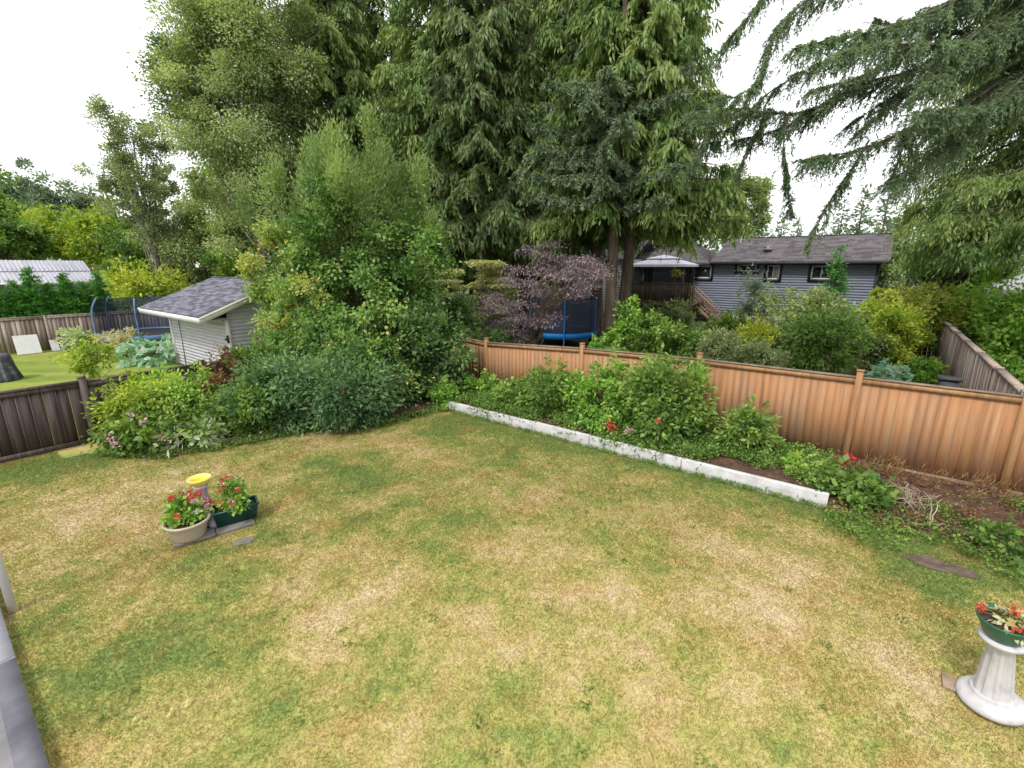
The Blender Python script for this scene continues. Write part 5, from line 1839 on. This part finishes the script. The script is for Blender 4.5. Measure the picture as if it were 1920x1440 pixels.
puff(m, rng, C3, np.tile([.09, .06, .045], (260, 1)) * rng.uniform(.4, 1.3, (260, 1)), 16, .06, .012, np.array([0, 0, -3.]), droop=-.7, up=0)
tag(m.build('edge_weeds', G['mid']), 'low green growth along the edge of the left shrub bed', 'weeds', None, 'stuff')

# bare twiggy shrub on the soil bank
rng = np.random.default_rng(161)
c = gnd(1712, 955, .05)
tw = thing('bare_shrub', 'leafless twiggy shrub on the brown soil before the fence', 'bush', c)
m = MB()
for i in range(26):
    a = rng.uniform(0, 2 * PI); L = rng.uniform(.25, .6)
    e = c + np.array([math.cos(a) * L * .75, math.sin(a) * L * .5, L * rng.uniform(.3, .9)])
    P = limb(m, c + np.append(rng.normal(0, .06, 2), -.02), e, .011, .004, rng, .1, 5, 7, .12)
    for q in range(2):
        b_ = P[rng.integers(2, 6)]
        limb(m, b_, b_ + rng.normal(0, .14, 3) + UP * .04, .006, .002, rng, .05, 4, 5, .1)
m.build('branches', DRYTWIG, tw)
c = gnd(1742, 985, .06)
br = MB()
for e in ((-.38, -.05, .05), (.02, .1, .42), (.3, .2, .34), (.22, -.1, .06)):
    limb(br, c, c + arr(e), .013, .004, rng, .06, 6, 7, .06)
tag(br.build('fallen_branch', DRYTWIG), 'forked dry branch lying on the soil beside the twiggy shrub', 'branch')
for i, (px, py, mt, lab) in enumerate([(256, 1342, 'pale', 'pale fallen leaf on the lawn at the bottom left'), (310, 1340, 'dry', 'brown curled leaf right of the pale fallen leaf'), (334, 1328, 'dry', 'rust fallen leaf beside the brown curled one')]):
    c = gnd(px, py, .04)
    m = MB(); puff(m, np.random.default_rng(i), c[None], np.array([[.05, .05, .012]]), 5, .06, .035, c - UP, droop=.1, up=1)
    tag(m.build('fallen_leaf', G[mt]), lab, 'leaf')

# ------------------------------------------------------------------ garden beyond the orange fence
BG = [
    ('tall_weed', 'tall leafy green shoots right of the cedar trunk', (1148, 560, 1205, 670), 17.5, 'bright', (.12, .06), 171, dict(k=26, droop=.3)),
    ('leafy_bush', 'broad green bush beside the tall shoots', (1185, 588, 1260, 672), 17.0, 'mid', (.12, .07), 172, dict(k=26, tbr=(.3, .95))),
    ('leafy_bush', 'green bush behind the orange fence left post', (1105, 622, 1180, 668), 16.0, 'bright', (.1, .06), 173, dict(k=18)),
    ('leafy_bush', 'mid green bush below the deck stairs', (1240, 605, 1330, 676), 17.5, 'mid', (.1, .06), 174, dict(k=24)),
    ('wild_bush', 'brownish bush growing in front of the deck', (1245, 560, 1308, 628), 27, 'airy', (.15, .08), 175, dict(k=24, dens=1.4)),
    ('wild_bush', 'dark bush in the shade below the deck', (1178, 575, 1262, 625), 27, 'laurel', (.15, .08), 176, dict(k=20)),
    ('grey_shrub', 'pale grey green shrub behind the fence panel', (1310, 622, 1405, 690), 16.0, 'airy', (.08, .035), 177, dict(k=26, dens=1.7, tbr=(.4, .95))),
    ('leafy_bush', 'low green bush between the deck stairs and lime yellow shrub', (1318, 588, 1400, 650), 22.0, 'mid', (.12, .07), 199, dict(k=20)),
    ('leafy_bush', 'pale green bush in front of the house foundation', (1500, 560, 1600, 640), 25.0, 'pale', (.14, .08), 200, dict(k=20, tbr=(.1, .6))),
    ('golden_shrub', 'round lime yellow shrub in the middle of the back garden', (1383, 600, 1452, 650), 20.5, 'lime', (.12, .045), 178, dict(k=22, cl=.4)),
    ('grey_shrub', 'small pinkish grey shrub left of the big dark bush', (1388, 640, 1470, 698), 15.2, 'airy', (.08, .04), 179, dict(k=20, dens=1.6)),
    ('viburnum_bush', 'wide olive bush in front of the house wall', (1425, 548, 1570, 640), 23, 'olive', (.15, .08), 180, dict(k=36, tbr=(.25, .8))),
    ('viburnum_bush', 'big dark green bush directly behind the orange fence', (1462, 585, 1602, 712), 16.2, 'mid', (.12, .055), 181, dict(k=50, tbr=(.1, .85))),
    ('willow_bush', 'silvery green young tree below the small house windows', (1385, 518, 1450, 605), 25, 'haze_silver', (.16, .05), 182, dict(k=22, dens=1.3)),
    ('dark_shrub', 'dark shrub at the foot of the small conifer', (1582, 590, 1662, 655), 22, 'laurel', (.14, .07), 183, dict(k=22)),
    ('spiraea_bush', 'yellow green bush with orange tips below the arbor', (1632, 600, 1728, 680), 18.5, 'yellowg', (.1, .05), 184, dict(k=28, flowers=(G['coral'], .1, 5, -.3))),
    ('spiraea_bush', 'bright yellow green bush between the big dark bush and the arbor', (1604, 572, 1712, 695), 17.6, 'yellowg', (.1, .05), 202, dict(k=30, tbr=(.3, .95))),
    ('spiraea_bush', 'loose yellow green shrub growing against the left arbor post', (1628, 578, 1704, 705), 16.9, 'yellowg', (.1, .05), 203, dict(k=34, tbr=(.2, .95))),
    ('bramble_bush', 'light green climber spilling over the end of the pink grey fence', (1768, 545, 1850, 650), 18.6, 'bright', (.11, .065), 204, dict(k=30, tbr=(.35, 1))),
    ('leafy_bush', 'green bush beside the stones of the back garden', (1600, 620, 1660, 690), 17.0, 'olive', (.1, .05), 185, dict(k=20)),
    ('blue_plant', 'low bluish plant just behind the orange fence', (1632, 684, 1708, 722), 14.0, 'cabbage', (.12, .06), 186, dict(k=16)),
    ('blue_plant', 'low green plant between bluish plant and black tub', (1690, 672, 1768, 724), 14.2, 'bright', (.1, .06), 187, dict(k=18)),
    ('hydrangea', 'bright green hydrangea beyond the pink grey fence end', (1780, 518, 1900, 690), 19.5, 'bright', (.15, .09), 188, dict(k=40, tbr=(.4, 1))),
    ('hydrangea', 'large leafy hydrangea cut by the right edge', (1850, 545, 1990, 725), 16.3, 'bright', (.13, .08), 189, dict(k=40, tbr=(.2, .85))),
    ('hydrangea', 'shaded hydrangea below the bright one along the pink grey fence', (1815, 620, 1900, 700), 17.6, 'mid', (.12, .07), 190, dict(k=26)),
    ('forsythia', 'feathery yellow green shrub tree beyond the trampoline and hedge', (205, 492, 355, 588), 29.5, 'yellowg', (.2, .1), 191, dict(k=40, dens=2.0, tbr=(.4, 1), full=True)),
    ('lilac_bush', 'dark green bush behind the shed roof ridge', (400, 485, 500, 560), 27, 'mid', (.18, .1), 192, dict(k=26)),
    ('currant_bush', 'light green spindly bush on the neighbouring lawn', (125, 640, 205, 712), 16.5, 'yellowg', (.11, .055), 193, dict(k=22, dens=1.3)),
    ('cabbage_patch', 'blue green cabbage leaves beside the white shed', (240, 640, 328, 690), 19.5, 'cabbage', (.24, .15), 194, dict(k=20, dens=1.8)),
    ('dry_plant', 'dry tan plants in front of the faded trampoline', (185, 622, 262, 655), 21.0, 'dry', (.14, .04), 195, dict(k=20, dens=1.0)),
    ('pale_bush', 'cream green small bush before the wire edging', (112, 620, 178, 655), 21.5, 'pale', (.14, .06), 196, dict(k=16, dens=1.5)),
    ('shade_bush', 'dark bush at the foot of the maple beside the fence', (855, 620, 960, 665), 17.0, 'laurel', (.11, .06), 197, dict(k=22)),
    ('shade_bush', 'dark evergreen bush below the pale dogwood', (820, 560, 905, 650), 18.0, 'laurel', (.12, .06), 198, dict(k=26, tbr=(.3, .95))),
]
for nm, lab, bx, Y, mt, lf, sd_, kw in BG:
    cat = 'plant' if nm in ('tall_weed', 'blue_plant', 'cabbage_patch', 'dry_plant') else 'bush'
    shrub(nm, lab, cat, bx, Y, G[mt], lf, sd_, **kw)

# arbor with a golden vine at the end of the pink grey fence
AW = surf('arbor_timber', [(.04, .028, .022), (.09, .06, .045), (.15, .11, .085)], (9, 9, 1.2), .9, bump=.4)
ac = onu(1738, 640, 1.93)
au, aw = UV(ac)
arb = thing('garden_arbor', 'dark timber arbor carrying the golden vine at the fence end', 'arbor', yard(au, aw))
for a, b in ((-.35, -.5), (.5, -.5), (-.35, .6), (.5, .6)):
    m = MB(); m.box(yard(au + a, aw + b, 1.15), (.15, .15, 2.3), (DU, DW, UP)); m.build('post', AW, arb)
for b in (-.5, .6):
    m = MB(); m.bar(yard(au - 1.2, aw + b, 2.36), yard(au + .75, aw + b, 2.36), .08, .14); m.build('beam', AW, arb)
for a in (-1.0, -.55, -.1, .35):
    m = MB(); m.bar(yard(au + a, aw - .8, 2.48), yard(au + a, aw + .9, 2.48), .06, .1); m.build('rafter', AW, arb)
m = MB()
for i, q in enumerate(np.arange(-.28, .45, .16)):
    m.box(yard(au + q, aw + .62, .9), (.13, .02, 1.8), (DU, DW, UP), (i * 3 % 7) / 7)
m.build('back_board', AW, arb)
shrub('golden_vine', 'golden yellow vine sprawling over the dark arbor', 'vine', (1640, 542, 1815, 630), float(ac[1]) - .2, G['gold'], (.13, .06), 201, k=44, full=False, dens=2.2, depth=.7, stems=3, cl=.26)
for i, (px, py, rx, lab) in enumerate([(1640, 668, .35, 'round grey boulder left of the other garden stones'), (1662, 677, .42, 'largest grey garden boulder below the yellow green bush'), (1684, 682, .3, 'small grey stone right of the largest boulder'), (1650, 688, .3, 'flat grey stone in front of the boulders')]):
    c = gnd(px, py + 12)
    stone('garden_boulder', lab, 'stone', c, rx, rx * .8, rx * .75, i * 1.1, surf('boulder', [(.12, .12, .125), (.25, .25, .26), (.38, .38, .38)], (4, 4, 4), .9, bump=.5), 10 + i)
tbp = at(1780, 712, Yw(1780, 12.2))
tub = thing('plastic_tub', 'black plastic tub in the corner behind the orange fence', 'tub', (tbp[0], tbp[1], 0))
zt = at(1780, 712, tbp[1])[2]
m = MB(); m.box((tbp[0], tbp[1], zt / 2), (.3, .3, zt), (DU, DW, UP)); o = m.build('body', DARKM, tub); bv = o.modifiers.new('e', 'BEVEL'); bv.width = .03
m = MB(); m.box((tbp[0], tbp[1], zt + .03), (.35, .35, .05), (DU, DW, UP)); m.build('lid', DARKM, tub)

# pale canopy beyond the hydrangeas and pale building seen between the trunks
cp = at(1935, 528, 23)
can = thing('canopy_tent', 'white canopy tent with pale blue side beyond the hydrangeas', 'tent', (cp[0], cp[1], 0))
m = MB()
zt = cp[2]
q = [yard(*UV(cp)) + DU * a * 1.7 + DW * b * 1.5 for a, b in ((-1, -1), (1, -1), (1, 1), (-1, 1))]
ctr = yard(*UV(cp))
for i in range(4):
    j = (i + 1) % 4
    prism(m, [q[i] + UP * (zt - .35), q[j] + UP * (zt - .35), ctr + UP * (zt + .5)], -UP * .02)
    prism(m, [q[i] + UP * (zt - .36), q[j] + UP * (zt - .36), q[j] + UP * (zt - .62), q[i] + UP * (zt - .62)], norm(ctr - (q[i] + q[j]) / 2) * .015)
m.build('roof', WHITEP, can)
m = MB()
PBL = surf('pale_blue_sheet', [(.4, .5, .6), (.58, .66, .72)], (3, 3, 1), .5)
for i in (0, 3):
    j = (i + 1) % 4
    prism(m, [q[i] + UP * .1, q[j] + UP * .1, q[j] + UP * (zt - .63), q[i] + UP * (zt - .63)], norm(ctr - (q[i] + q[j]) / 2) * .015)
m.build('side_sheet', PBL, can)
for i in range(4):
    m = MB(); m.tube([q[i], q[i] + UP * (zt - .36)], .03, 8); m.build('pole', METAL, can)
bp = at(1125, 520, 40)
bh = thing('pale_garage', 'pale grey sided garage glimpsed between the cedar trunks', 'garage', (bp[0], bp[1], 0))
z1 = at(1125, 487, 40)[2]; z2 = at(1125, 452, 42)[2]
hw = 2.7
m = MB()
ctr = arr([bp[0], bp[1], 0])
lap(m, ctr - DU * hw, ctr + DU * hw, .1, z1, -DW, .2)
lap(m, ctr + DU * hw + DW * .02, ctr + DU * hw + DW * 5, .1, z1, DU, .2)
lap(m, ctr - DU * hw + DW * 5, ctr - DU * hw + DW * .02, .1, z1, -DU, .2)
m.build('wall', surf('lilac_siding', [(.42, .4, .45), (.5, .48, .54)], (1, 1, 4), .7), bh)
m = MB()
A = [ctr - DU * (hw + .4) - DW * .4 + UP * z1, ctr + DU * (hw + .4) - DW * .4 + UP * z1, ctr + DU * (hw + .4) + DW * 2.5 + UP * z2, ctr - DU * (hw + .4) + DW * 2.5 + UP * z2]
shingles(m, *A, 14, 12, tabs=.5)
Bq = [ctr + DU * (hw + .4) + DW * 5.4 + UP * z1, ctr - DU * (hw + .4) + DW * 5.4 + UP * z1, A[3], A[2]]
shingles(m, *Bq, 14, 13, tabs=.5)
m.build('roof', HROOF, bh)
# hanging basket by the deck
hb = onw(1270, 512, DWf + .3)
bk = thing('hanging_basket', 'yellow green hanging basket by the deck railing', 'flower basket', hb)
m = MB(); m.lathe([(.001, -.2), (.18, -.15), (.28, 0), (.26, 0), (.001, -.05)], hb, 20); m.build('basket', TWIG, bk)
m = MB(); puff(m, np.random.default_rng(9), np.array([hb, hb + UP * .15, hb + DU * .2, hb - DU * .2]), np.full((4, 3), .25), 60, .12, .07, hb); m.build('foliage', G['gold'], bk)
m = MB()
for a in range(3):
    e = hb + np.array([math.cos(a * 2.1) * .26, math.sin(a * 2.1) * .26, 0]); m.tube([e, hb + UP * 1.0], .012, 4)
m.build('hanger', DARKM, bk)
